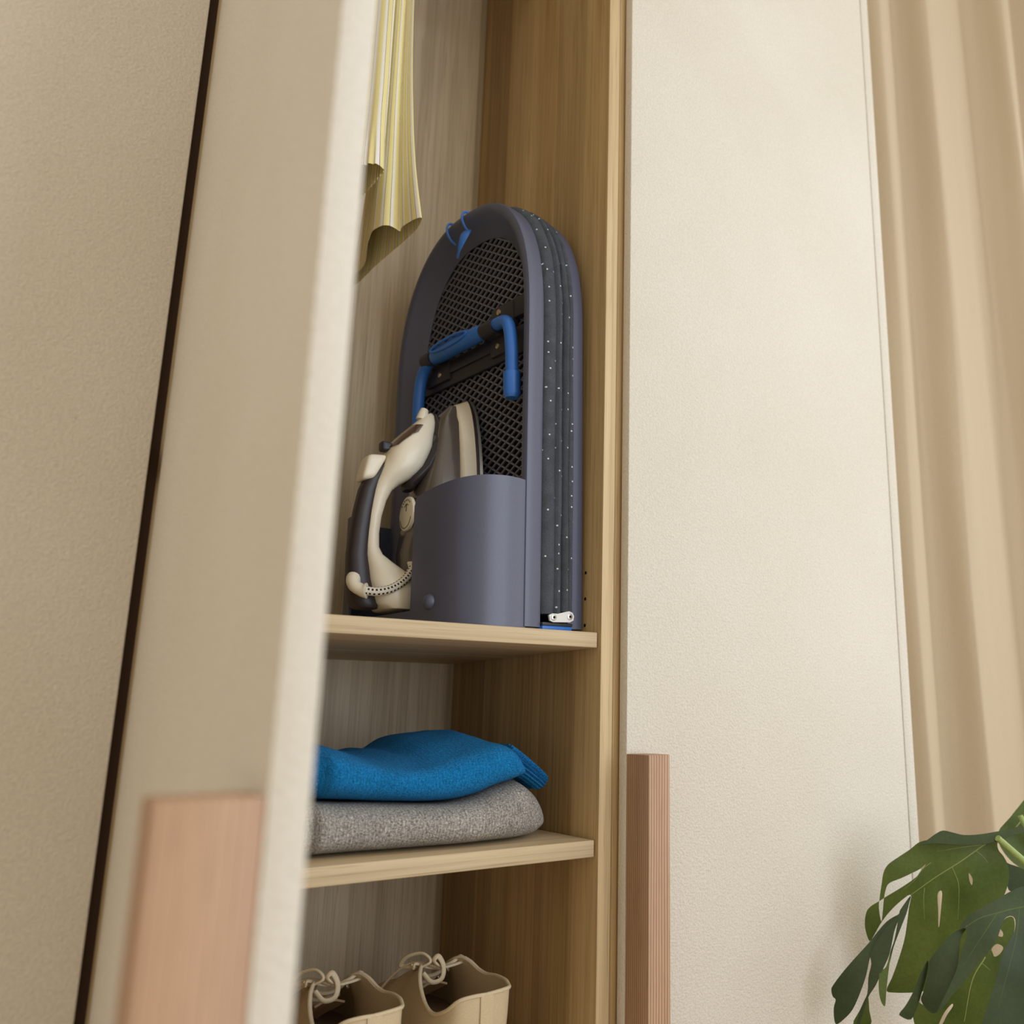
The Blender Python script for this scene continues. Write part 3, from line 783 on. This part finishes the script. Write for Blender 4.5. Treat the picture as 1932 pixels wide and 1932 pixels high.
tag(g, 'grey flecked knitted sweater folded flat, underneath the blue one', 'sweater', 'folded sweaters')
def b_bot(x, y): return g_top(x, y) + .03
def b_top(x, y):
    f = smooth_tab([(16, -2.2), (27.5, -2.5), (30, -3.0), (33, -4.0), (36, -4.6), (38.5, -4.7), (41, -4.0), (44, -3.1), (47, -2.4), (48.7, -2.9), (50.4, -4.6)], x)
    bk = smooth_tab([(16, -1.4), (27.5, -1.6), (30, -2.3), (33, -3.5), (35, -3.7), (37, -3.3), (39, -3.3), (41, -2.0), (44, -1.5), (47, -1.6), (50.4, -4.6)], x)
    k = min(1, max(0, (y - 93) / 8)); return f * (1 - k) + bk * k
BLUE = slab(24.9, 50.4, b_bot, b_top, lambda x: 90.3 + .6 * math.sin(x * .2 + 1) + 1.8 / (1 + math.exp((x - 28.8) * 4)), 114, seed=9.0, lump=.35, endr=1.7)
b = obj('folded_sweater', BLUE, BLUE_WOOL, origin=(38, 102, -8), angle=80)
tag(b, 'bright blue wool sweater with ribbed cuff, folded on top of the grey one', 'sweater', 'folded sweaters')
bm = NB(); rg = []
for i in range(14):
    s = i / 13; c = Vector((48.6 + 5.3 * s, 93.6 + .9 * s, -3.9 - 2.7 * s - .5 * s * s)); r = []
    nrmz = Vector((.46, 0, .89)).normalized(); lat = Vector((0, 1, 0))
    for j in range(72):
        t = 2 * math.pi * j / 72
        rib = 1 + .07 * math.cos(18 * t)
        r.append(c + lat * (2.9 - .3 * s) * math.copysign(abs(math.cos(t)) ** .7, math.cos(t)) * rib + nrmz * (1.25 - .25 * s) * math.sin(t) * rib)
    rg.append(r)
loft(bm, rg); bmesh.ops.recalc_face_normals(bm, faces=bm.faces); obj('ribbed_cuff', bm, BLUE_WOOL, b, angle=80)

# ------------------------------------------------------------------ striped shirt hanging over the rail
SH = thing('shirt', 'yellow striped cotton shirt hanging beside the open door, sleeve ends open', 'shirt', (35, 108, 55))
def sleeve(name, hem, top, z0, z1, power, hem_fn=None, ruffle=0.0):
    """hem/top: closed outlines (x, y) with the same count; cloth runs from hem at z0 up to z1"""
    n = 150; H = catmull([(x, y, 0) for x, y in hem], n, True); T = catmull([(x, y, 0) for x, y in top], n, True)
    L = [0.0]
    for i in range(n): L.append(L[-1] + (H[(i + 1) % n] - H[i]).length)
    m = 46; rings = []
    for k in range(m + 1):
        s = k / m; f = 1 - (1 - s) ** power; r = []
        for i in range(n):
            p = H[i].lerp(T[i], f)
            w = noise.noise(Vector((p.x * .35, p.y * .35, s * 3.2))) * .22 * math.sin(math.pi * min(1, s * 3 + .15))
            z = z0 + (z1 - z0) * s + (hem_fn(H[i]) * (1 - s) if hem_fn else 0)
            if ruffle and s < .12: w += ruffle * math.sin(L[i] * 7) * (1 - s / .12)
            r.append((p.x + w, p.y + w * .5, z))
        rings.append(r)
    inner_ = []
    for r in rings:
        c = Vector((sum(p[0] for p in r) / n, sum(p[1] for p in r) / n)); q = []
        for p in r:
            d = (c - Vector((p[0], p[1]))); d = d.normalized() * .07 if d.length > 0 else d
            q.append((p[0] + d.x, p[1] + d.y, p[2]))
        inner_.append(q)
    allr = inner_[::-1] + rings
    bm = NB(); loft(bm, allr, True, False, False, uvs=lambda i, j: (L[j], abs(i - m) * .5))
    return obj(name, bm, STRIPE, SH, angle=70)
# wide sleeve: outline starts at the near end, runs along the front (left) layer with one pleat, returns along the back
hem1 = [(36.5, 96.4), (36.0, 96.8), (35.6, 98.2), (35.3, 99.8), (35.5, 100.9), (34.8, 100.7), (34.0, 100.5), (33.3, 100.9), (32.9, 101.9), (32.7, 103.5), (33.2, 106.5), (34.3, 110), (34.9, 112.6), (34.8, 115.2), (34.8, 117.5), (35.4, 120),
        (36.0, 117), (36.1, 113), (36.3, 109.5), (36.8, 103.8), (37.0, 100.8), (36.95, 98.4)]
top1 = [(34.8, 100.6), (34.6, 100.8), (34.4, 101.0), (34.2, 101.3), (34.15, 101.6), (33.9, 101.5), (33.65, 101.6), (33.4, 101.8), (33.2, 102.2), (33.1, 102.8), (33.1, 103.6), (33.3, 104.6), (33.5, 105.6), (33.7, 106.4), (34.0, 107.0), (34.5, 107.2),
        (34.9, 106.6), (35.1, 105.6), (35.2, 104.4), (35.2, 103.2), (35.1, 102.0), (35.0, 101.2)]
sleeve('sleeve', hem1, top1, 60.6, 118, 3.0)
hem2 = [(28.4, 99.6), (29.2, 98.8), (29.6, 98.2), (30.1, 97.5), (30.8, 97.2), (31.6, 97.6), (32.0, 98.3), (31.9, 99.4), (31.8, 102), (31.5, 105.5), (30, 107.5), (28, 107), (27.4, 103)]
top2 = [(30.6, 104.2), (31.0, 103.7), (31.3, 103.3), (31.7, 103.0), (32.1, 102.8), (32.6, 102.5), (33.0, 102.4), (33.2, 103.2), (33.1, 104.6), (32.6, 106), (31.8, 106.6), (31.0, 106.4), (30.5, 105.4)]
sleeve('sleeve', hem2, top2, 66.2, 118, 2.0, ruffle=.12)
bm = NB()   # the body of the shirt, folded over the rail above the frame
rg = []
for k in range(13):
    t = math.pi * k / 12; rg.append([(24 + 13.5 * q / 8, 108 - 2.6 * math.cos(t) + 0, 116.5 + 3.0 * math.sin(t) + .15 * math.sin(q)) for q in range(9)])
rg = [[(p[0], p[1], 84.0 + 3 * i) for p in rg[0]] for i in range(0)] + rg
loft(bm, rg, closed=False, uvs=lambda i, j: (j * 1.7, i * .5))
thicken(bm, .12); obj('shirt_body', bm, STRIPE, SH)

# ------------------------------------------------------------------ sneakers on the lower shelf
def shoe(label, cx, y0, mirror):
    rt = thing('sneaker', label, 'shoe', (cx, y0 + 14, S3), group='pair of canvas sneakers')
    Lg = 28.5
    def P(x, y, z): return (cx + x * mirror, y0 + y, S3 + z)
    def foot(phi, grow=0.0):
        """footprint; phi 0 = heel, pi = toe"""
        y = Lg / 2 - Lg / 2 * math.cos(phi)
        s = math.sin(phi)
        w = smooth_tab([(0, 0), (1.2, 2.7), (4, 3.65), (9, 3.65), (14, 3.9), (20, 4.7), (24.5, 4.0), (27.5, 2.0), (28.5, 0)], y) + grow
        off = smooth_tab([(0, 0), (10, -.2), (20, .35), (28.5, .1)], y)
        side_ = 1 if phi <= math.pi else -1
        yy = y + (grow * (-math.cos(phi)))
        return (off + side_ * max(0, w), yy)
    n = 96
    # sole
    bm = NB(); rg = []
    for z, g_ in ((0, .15), (.3, .4), (2.2, .45), (2.6, .3)): rg.append([P(*foot(2 * math.pi * k / n, g_), z) for k in range(n)])
    loft(bm, rg); bmesh.ops.recalc_face_normals(bm, faces=bm.faces); obj('sole', bm, RUBBER, rt)
    # opening edge (collar + lace slot), same angles
    def edge(phi):
        q = phi if phi <= math.pi else 2 * math.pi - phi
        d = 1 if phi <= math.pi else -1
        tab = [(0.0, (.0, -.1, 8.9)), (.25, (1.6, .0, 8.9)), (.45, (2.8, .5, 8.6)), (.75, (3.4, 2.2, 7.4)), (1.0, (3.6, 4.6, 6.6)), (1.25, (3.6, 6.8, 7.0)), (1.45, (3.4, 8.8, 8.1)), (1.58, (3.0, 10.2, 9.2)), (1.66, (2.4, 11.3, 9.7)), (1.8, (1.7, 12.8, 9.2)), (2.1, (1.25, 15.5, 7.5)), (2.5, (.85, 18.2, 6.0)), (2.9, (.45, 19.6, 5.4)), (math.pi, (0, 19.9, 5.3))]
        x = smooth_tab([(a, v[0]) for a, v in tab], q); y = smooth_tab([(a, v[1]) for a, v in tab], q); z = smooth_tab([(a, v[2]) for a, v in tab], q)
        if d > 0: z += 2.4 * math.exp(-((q - 1.02) / .42) ** 2); x += .25 * math.exp(-((q - 1.0) / .4) ** 2)
        return (d * x, y, z)
    phis = [2 * math.pi * k / n for k in range(n)]
    rows = 12; rg = []; rin = []
    for r_ in range(rows + 1):
        t = r_ / rows; ring = []; ri = []
        for ph in phis:
            fx, fy = foot(ph); ex, ey, ez = edge(ph)
            bul = math.sin(math.pi * t) * (.35 + .9 * max(0, -math.cos(ph)))
            up = 1 - (1 - t) ** 1.5 if math.cos(ph) < -.2 else t
            tt = t ** (1.7 if math.cos(ph) < 0 else 1.1)
            x = fx + (ex - fx) * tt; y = fy + (ey - fy) * tt; z = 2.3 + (ez - 2.3) * up
            z += bul * .5 * max(0, -math.cos(ph)); x += bul * .3 * (1 if math.sin(ph) >= 0 else -1) * abs(math.sin(ph)); y -= bul * .35 * math.cos(ph) if math.cos(ph) > 0 else 0
            ring.append((x, y, z))
            cxx, cyy = 0, max(8, min(18, y))
            d = Vector((x - cxx, y - cyy, 0)); d = d.normalized() * .26 if d.length > .01 else d
            ri.append((x - d.x, y - d.y, z - (.05 if r_ < rows else 0) - (.2 * max(0, -math.cos(ph)))))
        rg.append(ring); rin.append(ri)
    bm = NB(); loft(bm, [[P(*p) for p in r] for r in rg + rin[::-1]], True, False, False); bmesh.ops.recalc_face_normals(bm, faces=bm.faces)
    up_ = obj('upper', bm, CANVAS, rt, angle=60)
    bm = NB(); tube(bm, [P(*edge(2 * math.pi * k / 120)) for k in range(121)], .2, 8); obj('collar_binding', bm, LACE, up_)
    bm = NB(); ins = [P(*[c * .93 if i == 0 else c for i, c in enumerate(foot(ph))], 2.7) for ph in phis]; loft(bm, [ins, [(a, b_, c + .25) for a, b_, c in ins]]); bmesh.ops.recalc_face_normals(bm, faces=bm.faces); obj('insole', bm, LINING, rt)
    # heel seam strip
    bm = NB(); rr = []
    for r_ in range(rows + 1):
        x, y, z = rg[r_][0]; rr.append([P(x + dx, y - .12 + abs(dx) * .12, z) for dx in (-.7, 0, .7)])
    loft(bm, rr, closed=False); thicken(bm, .1); obj('heel_strip', bm, CANVAS, up_)
    # tongue
    bm = NB(); rr = []
    for k in range(15):
        t = k / 14 * .62; y = 19 - 9.4 * t; z = 5.0 + 4.4 * t ** .9 - .5; w = .7 + 1.5 * t
        rr.append([P(w * q, y - .25 * q * q, z - .35 * q * q) for q in (-1, -.5, 0, .5, 1)])
    loft(bm, rr, closed=False); thicken(bm, .22); obj('tongue', bm, LINING, rt)
    # eyelets and laces
    st = []
    for k in range(5):
        ph = 1.72 + .23 * k; e = edge(ph); st.append(e)
        for d in (1, -1):
            bm = NB(); cc = P(d * (e[0] + .75), e[1] + .1, e[2] - .28)
            tube(bm, [(cc[0] + .2 * math.cos(a), cc[1] + .2 * math.sin(a), cc[2] - .12 * d * mirror * math.cos(a)) for a in (2 * math.pi * q / 12 for q in range(13))], .07, 6)
            obj('eyelet', bm, STEEL, up_)
    bm = NB()
    for k in range(5):
        e = st[k]; a = (e[0] + .8, e[1] + .1, e[2] - .1); sag = .55 - .1 * k
        tube(bm, catmull([P(-a[0] - .1, a[1], a[2] - .35), P(-a[0] + .1, a[1], a[2] + .2), P(-.5 * a[0], a[1] - .3, a[2] - sag * .5), P(0, a[1] - .4, a[2] - sag), P(.5 * a[0], a[1] - .3, a[2] - sag * .5), P(a[0] - .1, a[1], a[2] + .2), P(a[0] + .1, a[1], a[2] - .35)], 26), .27, 8, flat=.6)
        if k < 4:
            f = st[k + 1]; b_ = (f[0] + .8, f[1] + .1, f[2] - .1)
            for d in (1, -1): tube(bm, catmull([P(d * (a[0] + .1), a[1], a[2] + .12), P(d * (a[0] + b_[0]) * .45, (a[1] + b_[1]) / 2, (a[2] + b_[2]) / 2 + .25), P(d * (b_[0] - .5), b_[1], b_[2] + .1)], 12), .27, 8, flat=.5)
    e = st[0]
    tube(bm, catmull([P(-2.4, 11.4, 9.5), P(-1.6, 10.6, 10.2), P(-2.2, 11.6, 10.9), P(-3.3, 13.2, 10.4), P(-3.5, 14.4, 9.3), P(-2.6, 13.4, 9.2), P(-1.4, 11.6, 9.6), P(-.6, 11.0, 9.4)], 46), .3, 8, flat=.55)
    tube(bm, catmull([P(2.6, 11.6, 9.3), P(1.2, 11.0, 9.3), P(-.2, 10.6, 9.4), P(-1.3, 10.4, 10.2), P(-.9, 10.2, 10.7), P(-.3, 10.0, 9.6), P(-.5, 9.9, 8.4), P(-1.5, 10.3, 8.1), P(-2.3, 10.9, 9.0)], 46), .3, 8, flat=.55)
    tube(bm, catmull([P(-1.0, 11.0, 9.6), P(-2.6, 13.2, 9.7), P(-3.9, 15.4, 8.2), P(-4.7, 17.4, 6.2)], 24), .28, 8, flat=.5)
    obj('laces', bm, LACE, rt, angle=80)
    return rt
shoe('cream canvas sneaker nearer the open door, left of its pair', 34.8, 90.6, 1)
shoe('cream canvas sneaker nearer the right side panel of the shelf', 46.4, 90.2, 1)

# ------------------------------------------------------------------ monstera in front of the right-hand wardrobe
LEAVES = {
 'leaf_a': ((102.064, 66.0, -14.771), (-0.793, -0.59, -0.153),
  [(0.71, 0.34), (-1.15, -0.12), (-3.32, -0.36), (-6.1, -0.1), (-8.0, -0.21), (-9.13, -0.58), (-10.14, -1.38), (-11.97, -2.55), (-12.99, -3.32), (-13.56, -4.32), (-13.86, -5.72), (-14.2, -7.35), (-14.37, -8.66), (-14.18, -10.34), (-13.91, -8.95), (-13.69, -7.49), (-13.31, -6.09), (-12.79, -5.41), (-11.47, -4.79), (-10.15, -4.17), (-9.08, -3.64), (-8.33, -3.04), (-9.2, -4.2), (-10.2, -5.05), (-11.87, -6.18), (-13.21, -7.06), (-14.22, -7.76), (-15.32, -8.47), (-15.94, -9.23), (-16.23, -10.54), (-16.19, -11.68), (-15.79, -12.91), (-15.12, -12.01), (-14.4, -10.76), (-13.35, -9.32), (-11.98, -7.88), (-10.39, -6.7), (-10.69, -8.29), (-10.98, -9.91), (-11.33, -11.69), (-11.74, -13.15), (-12.51, -15.28), (-13.36, -17.41), (-14.1, -19.14), (-12.99, -19.26), (-11.55, -19.09), (-10.11, -18.82), (-8.51, -18.3), (-6.74, -17.37), (-4.98, -16.3), (-2.69, -14.1), (-0.96, -10.87), (0.16, -7.68), (1.23, -5.28), (1.43, -3.4), (0.99, -2.16), (0.44, -1.4), (0.34, -0.62)],
  [[(-6.8, -6.13), (-6.61, -6.39), (-6.74, -7.43), (-6.96, -8.87), (-7.21, -10.4), (-7.32, -10.32), (-7.22, -8.57), (-7.18, -6.66)], [(-3.31, -3.93), (-2.91, -4.62), (-3.03, -5.37), (-3.28, -4.88)]],
  [[(-0.23, -0.09), (-2.15, -1.27), (-5.05, -3.14), (-7.82, -4.94), (-10.44, -6.8)], [(-2.31, -1.35), (-1.44, -2.11), (-0.75, -3.18)], [(-5.22, -3.3), (-4.63, -5.1), (-4.69, -7.16), (-5.03, -10.02)], [(-8.67, -5.86), (-8.88, -7.39), (-8.89, -10.58)], [(-1.5, -0.69), (-4.13, -0.98), (-7.62, -1.65)], [(-7.69, -2.85), (-8.85, -3.71), (-9.89, -5.04), (-11.57, -6.41)]]),
 'top_a': ((101.645, 66.0, -14.738), (-0.555, -0.499, 0.666),
  [(-8.91, -0.3), (-7.74, 0.34), (-6.69, 1.12), (-5.68, 1.62), (-4.46, 1.27), (-3.26, 0.93), (-1.37, 1.07), (0.91, 1.66), (2.56, 2.21), (3.91, 2.82), (3.78, 1.77), (2.36, 1.18), (0.67, 0.3), (-0.96, -0.25), (-3.16, -0.5), (-5.47, -0.34), (-7.17, -0.17)],
  [],
  []),
 'lobe1': ((96.635, 75.057, -21.559), (-0.795, -0.497, 0.348),
  [(-1.37, -1.83), (-2.74, -2.69), (-3.72, -3.82), (-5.01, -5.65), (-6.3, -7.17), (-7.89, -8.99), (-9.31, -10.72), (-9.62, -11.32), (-9.45, -12.02), (-9.09, -12.34), (-9.34, -13.14), (-9.35, -14.27), (-9.07, -14.89), (-8.14, -14.28), (-7.05, -13.2), (-6.12, -11.42), (-5.34, -9.34), (-4.78, -6.97), (-3.73, -5.1), (-2.43, -3.5)],
  [],
  [[(-2.75, -3.22), (-4.69, -5.92), (-6.76, -9.47), (-8.64, -12.51)]]),
 'lobe2': ((96.635, 75.057, -21.559), (-0.795, -0.497, 0.348),
  [(-1.29, -1.72), (-2.75, -3.53), (-3.73, -4.8), (-4.82, -6.97), (-4.73, -8.13), (-5.1, -9.61), (-5.26, -11.34), (-5.96, -12.67), (-6.73, -14.62), (-6.27, -14.57), (-5.26, -11.9), (-4.24, -10.39), (-3.29, -8.44), (-2.56, -6.78), (-2.05, -4.22), (-1.54, -2.68)],
  [],
  [[(-2.11, -3.18), (-3.42, -5.67), (-4.55, -8.7), (-5.18, -11.33)]]),
 'lobe3': ((96.635, 75.057, -21.559), (-0.795, -0.497, 0.348),
  [(0.03, 0.06), (-1.12, -1.58), (-1.32, -2.06), (-1.55, -3.29), (-1.99, -5.26), (-2.4, -6.33), (-2.97, -8.27), (-2.62, -7.81), (-2.08, -6.01), (-1.33, -4.17), (-0.5, -2.15), (-0.15, -0.9)],
  [],
  []),
 'lobe4': ((96.635, 75.057, -21.559), (-0.795, -0.497, 0.348),
  [(-2.45, -6.63), (-2.97, -8.27), (-3.6, -8.76), (-3.83, -9.35), (-3.86, -10.92), (-3.63, -12.02), (-3.18, -12.49), (-3.01, -11.12), (-2.83, -9.69), (-2.59, -7.95)],
  [],
  []),
 'lobe5': ((102.064, 66.0, -14.771), (-0.793, -0.59, -0.153),
  [(-16.41, -19.41), (-17.46, -21.26), (-18.38, -23.1), (-16.22, -22.91), (-16.28, -21.16)],
  [],
  []),
 'leaf_b': ((92.6, 57.0, -19.458), (-0.669, -0.609, 0.426),
  [(0.71, 2.26), (-1.02, 1.59), (-2.51, 0.72), (-4.0, -0.14), (-5.76, -1.14), (-6.88, -2.44), (-6.34, -2.49), (-6.3, -3.21), (-6.85, -4.39), (-7.63, -6.32), (-8.47, -7.85), (-10.07, -10.47), (-9.37, -9.96), (-8.33, -8.82), (-6.99, -7.54), (-5.61, -5.98), (-4.54, -4.93), (-3.43, -3.61), (-2.7, -2.28), (-2.15, -1.34), (-1.44, -1.02), (-1.1, -1.43), (-1.42, -2.62), (-2.44, -4.08), (-3.15, -5.25), (-3.78, -6.89), (-4.72, -8.89), (-5.64, -10.83), (-6.24, -12.49), (-5.33, -13.12), (-3.26, -12.55), (-1.23, -11.53), (0.52, -9.34), (2.07, -6.38), (3.07, -3.09), (3.24, -0.08), (2.41, 1.9)],
  [],
  [[(0.35, 0.08), (-1.61, -0.42), (-2.88, -0.84), (-4.72, -1.44), (-6.32, -2.36)], [(-2.89, -0.86), (-4.36, -2.74), (-6.14, -5.0), (-7.88, -7.33)], [(-0.5, -0.22), (-1.2, -2.87), (-2.5, -6.09), (-4.09, -9.81)]]),
 'lobe_b1': ((87.53, 61.041, -21.652), (-0.844, -0.447, 0.298),
  [(0.04, 0.0), (-0.89, -0.34), (-2.0, -1.34), (-3.12, -2.73), (-3.76, -3.68), (-3.98, -4.96), (-4.42, -6.5), (-4.77, -7.4), (-4.05, -8.29), (-3.25, -8.34), (-2.16, -6.98), (-1.45, -5.19), (-0.87, -3.64), (-0.59, -1.34), (-0.22, -0.41)],
  [],
  []),
 'lobe_b2': ((84.771, 63.907, -25.171), (-0.465, -0.879, -0.103),
  [(0.08, 0.02), (-0.92, -1.29), (-1.7, -2.85), (-2.61, -4.25), (-3.29, -5.0), (-3.22, -5.33), (-2.05, -5.72), (-1.28, -4.31), (-0.78, -3.02), (-0.15, -1.33)],
  [],
  []),
 'leaf_c': ((104.067, 68.0, -25.419), (-0.798, -0.594, -0.102),
  [(0.0, -0.0), (1.16, 1.31), (2.07, 1.36), (1.95, -0.34), (0.53, -3.19), (0.09, -5.06), (-0.82, -7.26), (-2.18, -11.32), (-3.57, -13.87), (-6.1, -15.02), (-8.85, -14.37), (-10.31, -12.66), (-10.7, -10.07), (-9.78, -9.22), (-7.95, -10.14), (-5.92, -7.67), (-4.06, -5.37), (-2.23, -3.39), (-0.54, -1.11)],
  [[(0.03, -0.15), (0.31, 0.11), (0.69, -0.39), (0.58, -0.83), (0.1, -0.73)], [(-0.79, -2.24), (-0.12, -1.67), (0.58, -2.03), (0.13, -2.79), (-0.5, -3.14), (-0.7, -2.7)], [(-5.93, -8.94), (-5.8, -9.2), (-6.56, -10.33), (-7.24, -11.62), (-7.61, -11.65), (-6.85, -10.05)]],
  [[(-1.6, -3.19), (-3.33, -5.93), (-4.59, -10.93)], [(-2.11, -3.84), (-0.96, -4.83)]]),
 'leaf_d': ((118.83, 72.0, -14.441), (-0.722, -0.619, 0.309),
  [(1.27, 4.17), (-0.53, 2.49), (-1.76, 1.12), (-2.76, 0.11), (-3.52, -0.79), (-3.77, -2.38), (-2.95, -4.1), (-1.59, -5.42), (0.16, -6.21), (2.53, -4.95), (4.29, -2.16), (4.61, 0.99), (3.64, 3.66)],
  [],
  [[(1.02, 2.35), (-1.66, -0.75), (-3.38, -2.02)]]),
 'leaf_e': ((111.103, 68.0, -20.352), (-0.71, -0.608, 0.355),
  [(-2.57, 2.52), (-1.65, 2.06), (-0.72, 1.76), (0.81, 1.16), (2.69, 0.9), (3.44, -0.36), (2.0, -1.52), (-0.23, -1.6), (-1.79, -1.34), (-2.21, -0.88), (-2.27, 1.05)],
  [],
  []),
}
def leaf_mesh(key, bend=.010, curl=.35, cell=.8):
    """outline and holes in the plane of the leaf (cm) -> a thin, softly bent sheet"""
    O, n, out, holes, veins = LEAVES[key]
    n = Vector(n).normalized(); e1 = Vector((0, 0, 1)).cross(n).normalized(); e2 = n.cross(e1); O = Vector(O)
    def resample(p): return [(q.x, q.y) for q in catmull([(a, b, 0) for a, b in p], len(p) * 3, True)]
    loops = [resample(out)] + [resample(h) for h in holes]
    co = []; ed = []
    for lp in loops:
        s = len(co); co += [Vector(p) for p in lp]; ed += [(s + i, s + (i + 1) % len(lp)) for i in range(len(lp))]
    def ok(p): return inside(p, loops[0]) and not any(inside(p, h) for h in loops[1:])
    xs = [p[0] for p in loops[0]]; ys = [p[1] for p in loops[0]]
    y = min(ys)
    while y < max(ys):
        x = min(xs)
        while x < max(xs):
            if ok((x, y)): co.append(Vector((x + .05 * math.sin(y * 9), y + .05 * math.sin(x * 7))))
            x += cell
        y += cell
    v, e, f, *_ = delaunay_2d_cdt(co, ed, [], 0, 1e-4)
    cx = sum(xs) / len(xs); cy = sum(ys) / len(ys); sd = len(key) * 3.1
    def place(p, lift=0.0):
        d = Vector((p[0] - cx, p[1] - cy))
        h = -bend * d.length_squared + curl * noise.noise(Vector((p[0] * .22, p[1] * .22, sd)))
        return O + e1 * p[0] + e2 * p[1] + n * (h + lift)
    bm = NB(); V = [bm.verts.new(place(p)) for p in v]
    for t in f:
        c = sum((v[i] for i in t), Vector((0, 0))) / len(t)
        if ok((c.x, c.y)):
            try: bm.faces.new([V[i] for i in t])
            except ValueError: pass
    bmesh.ops.delete(bm, geom=[q for q in bm.verts if not q.link_faces], context='VERTS')
    thicken(bm, .05)
    return bm, place, veins
PL = thing('monstera_plant', 'large green monstera with split leaves in front of the wardrobe door', 'plant', (128, 52, FLOOR_Z))
def leaf(key, mat, parent, name='leaf', **kw):
    bm, place, veins = leaf_mesh(key, **kw)
    o = obj(name, bm, mat, parent, angle=70)
    for k, vn in enumerate(veins):
        P = catmull([(a, b, 0) for a, b in vn], 16)
        bm = NB(); tube(bm, [place((p.x, p.y), .03) for p in P], [(.11 if k == 0 else .05) * (1 - .6 * i / 15) for i in range(16)], 6)
        if name == 'leaf': obj('vein', bm, VEIN if mat is LEAF else VEIN_DARK, o)
        else: bm.free()
    return o
la = leaf('leaf_a', LEAF, PL)
leaf('top_a', LEAF_DARK, la, 'lobe', curl=.15)
for k in ('lobe1', 'lobe2', 'lobe3', 'lobe4', 'lobe5'): leaf(k, LEAF_DARK if k in ('lobe1', 'lobe2', 'lobe3') else LEAF, la, 'lobe', bend=.03, curl=.25, cell=.6)
lb = leaf('leaf_b', LEAF_DARK, PL, bend=.012)
leaf('lobe_b1', LEAF_DARK, lb, 'lobe', bend=.04, curl=.3, cell=.6); leaf('lobe_b2', LEAF_DARK, lb, 'lobe', bend=.02, curl=.15)
leaf('leaf_c', LEAF, PL); leaf('leaf_d', LEAF, PL, bend=.006); leaf('leaf_e', LEAF_DARK, PL, bend=.006)
for pts, r in (([(102.0, 65.6, -14.2), (105.5, 64.6, -17.0), (109.5, 63.0, -20.5), (114.5, 60.5, -27), (121, 56, -50), (126, 53, FLOOR_Z + 24)], .5),
               ([(107.5, 57.4, -24.5), (113, 56.8, -27), (119, 55, -40), (127, 52.5, FLOOR_Z + 24)], .5),
               ([(108, 67, -25), (114, 64, -32), (122, 57, -55), (128, 53.5, FLOOR_Z + 24)], .45),
               ([(117, 71.5, -13), (120, 68, -24), (125, 60, -50), (129, 53, FLOOR_Z + 24)], .45)):
    bm = NB(); tube(bm, catmull(pts, 40), [r * (.8 + .5 * i / 39) for i in range(40)], 10); obj('stem', bm, STEM, PL)
def lathe(prof, c, seg=48):
    bm = NB(); loft(bm, [[(c[0] + r * math.cos(a), c[1] + r * math.sin(a), c[2] + z) for a in (2 * math.pi * k / seg for k in range(seg))] for r, z in prof]); bmesh.ops.recalc_face_normals(bm, faces=bm.faces); return bm
obj('pot', lathe([(11, 0), (12, .6), (15, 24), (15.4, 26), (14.4, 26), (13.8, 22.5)], (128, 52, FLOOR_Z)), TERRA, PL)
obj('soil', lathe([(13.6, 21.5), (13.6, 23.2), (5, 24)], (128, 52, FLOOR_Z)), SOIL, PL)
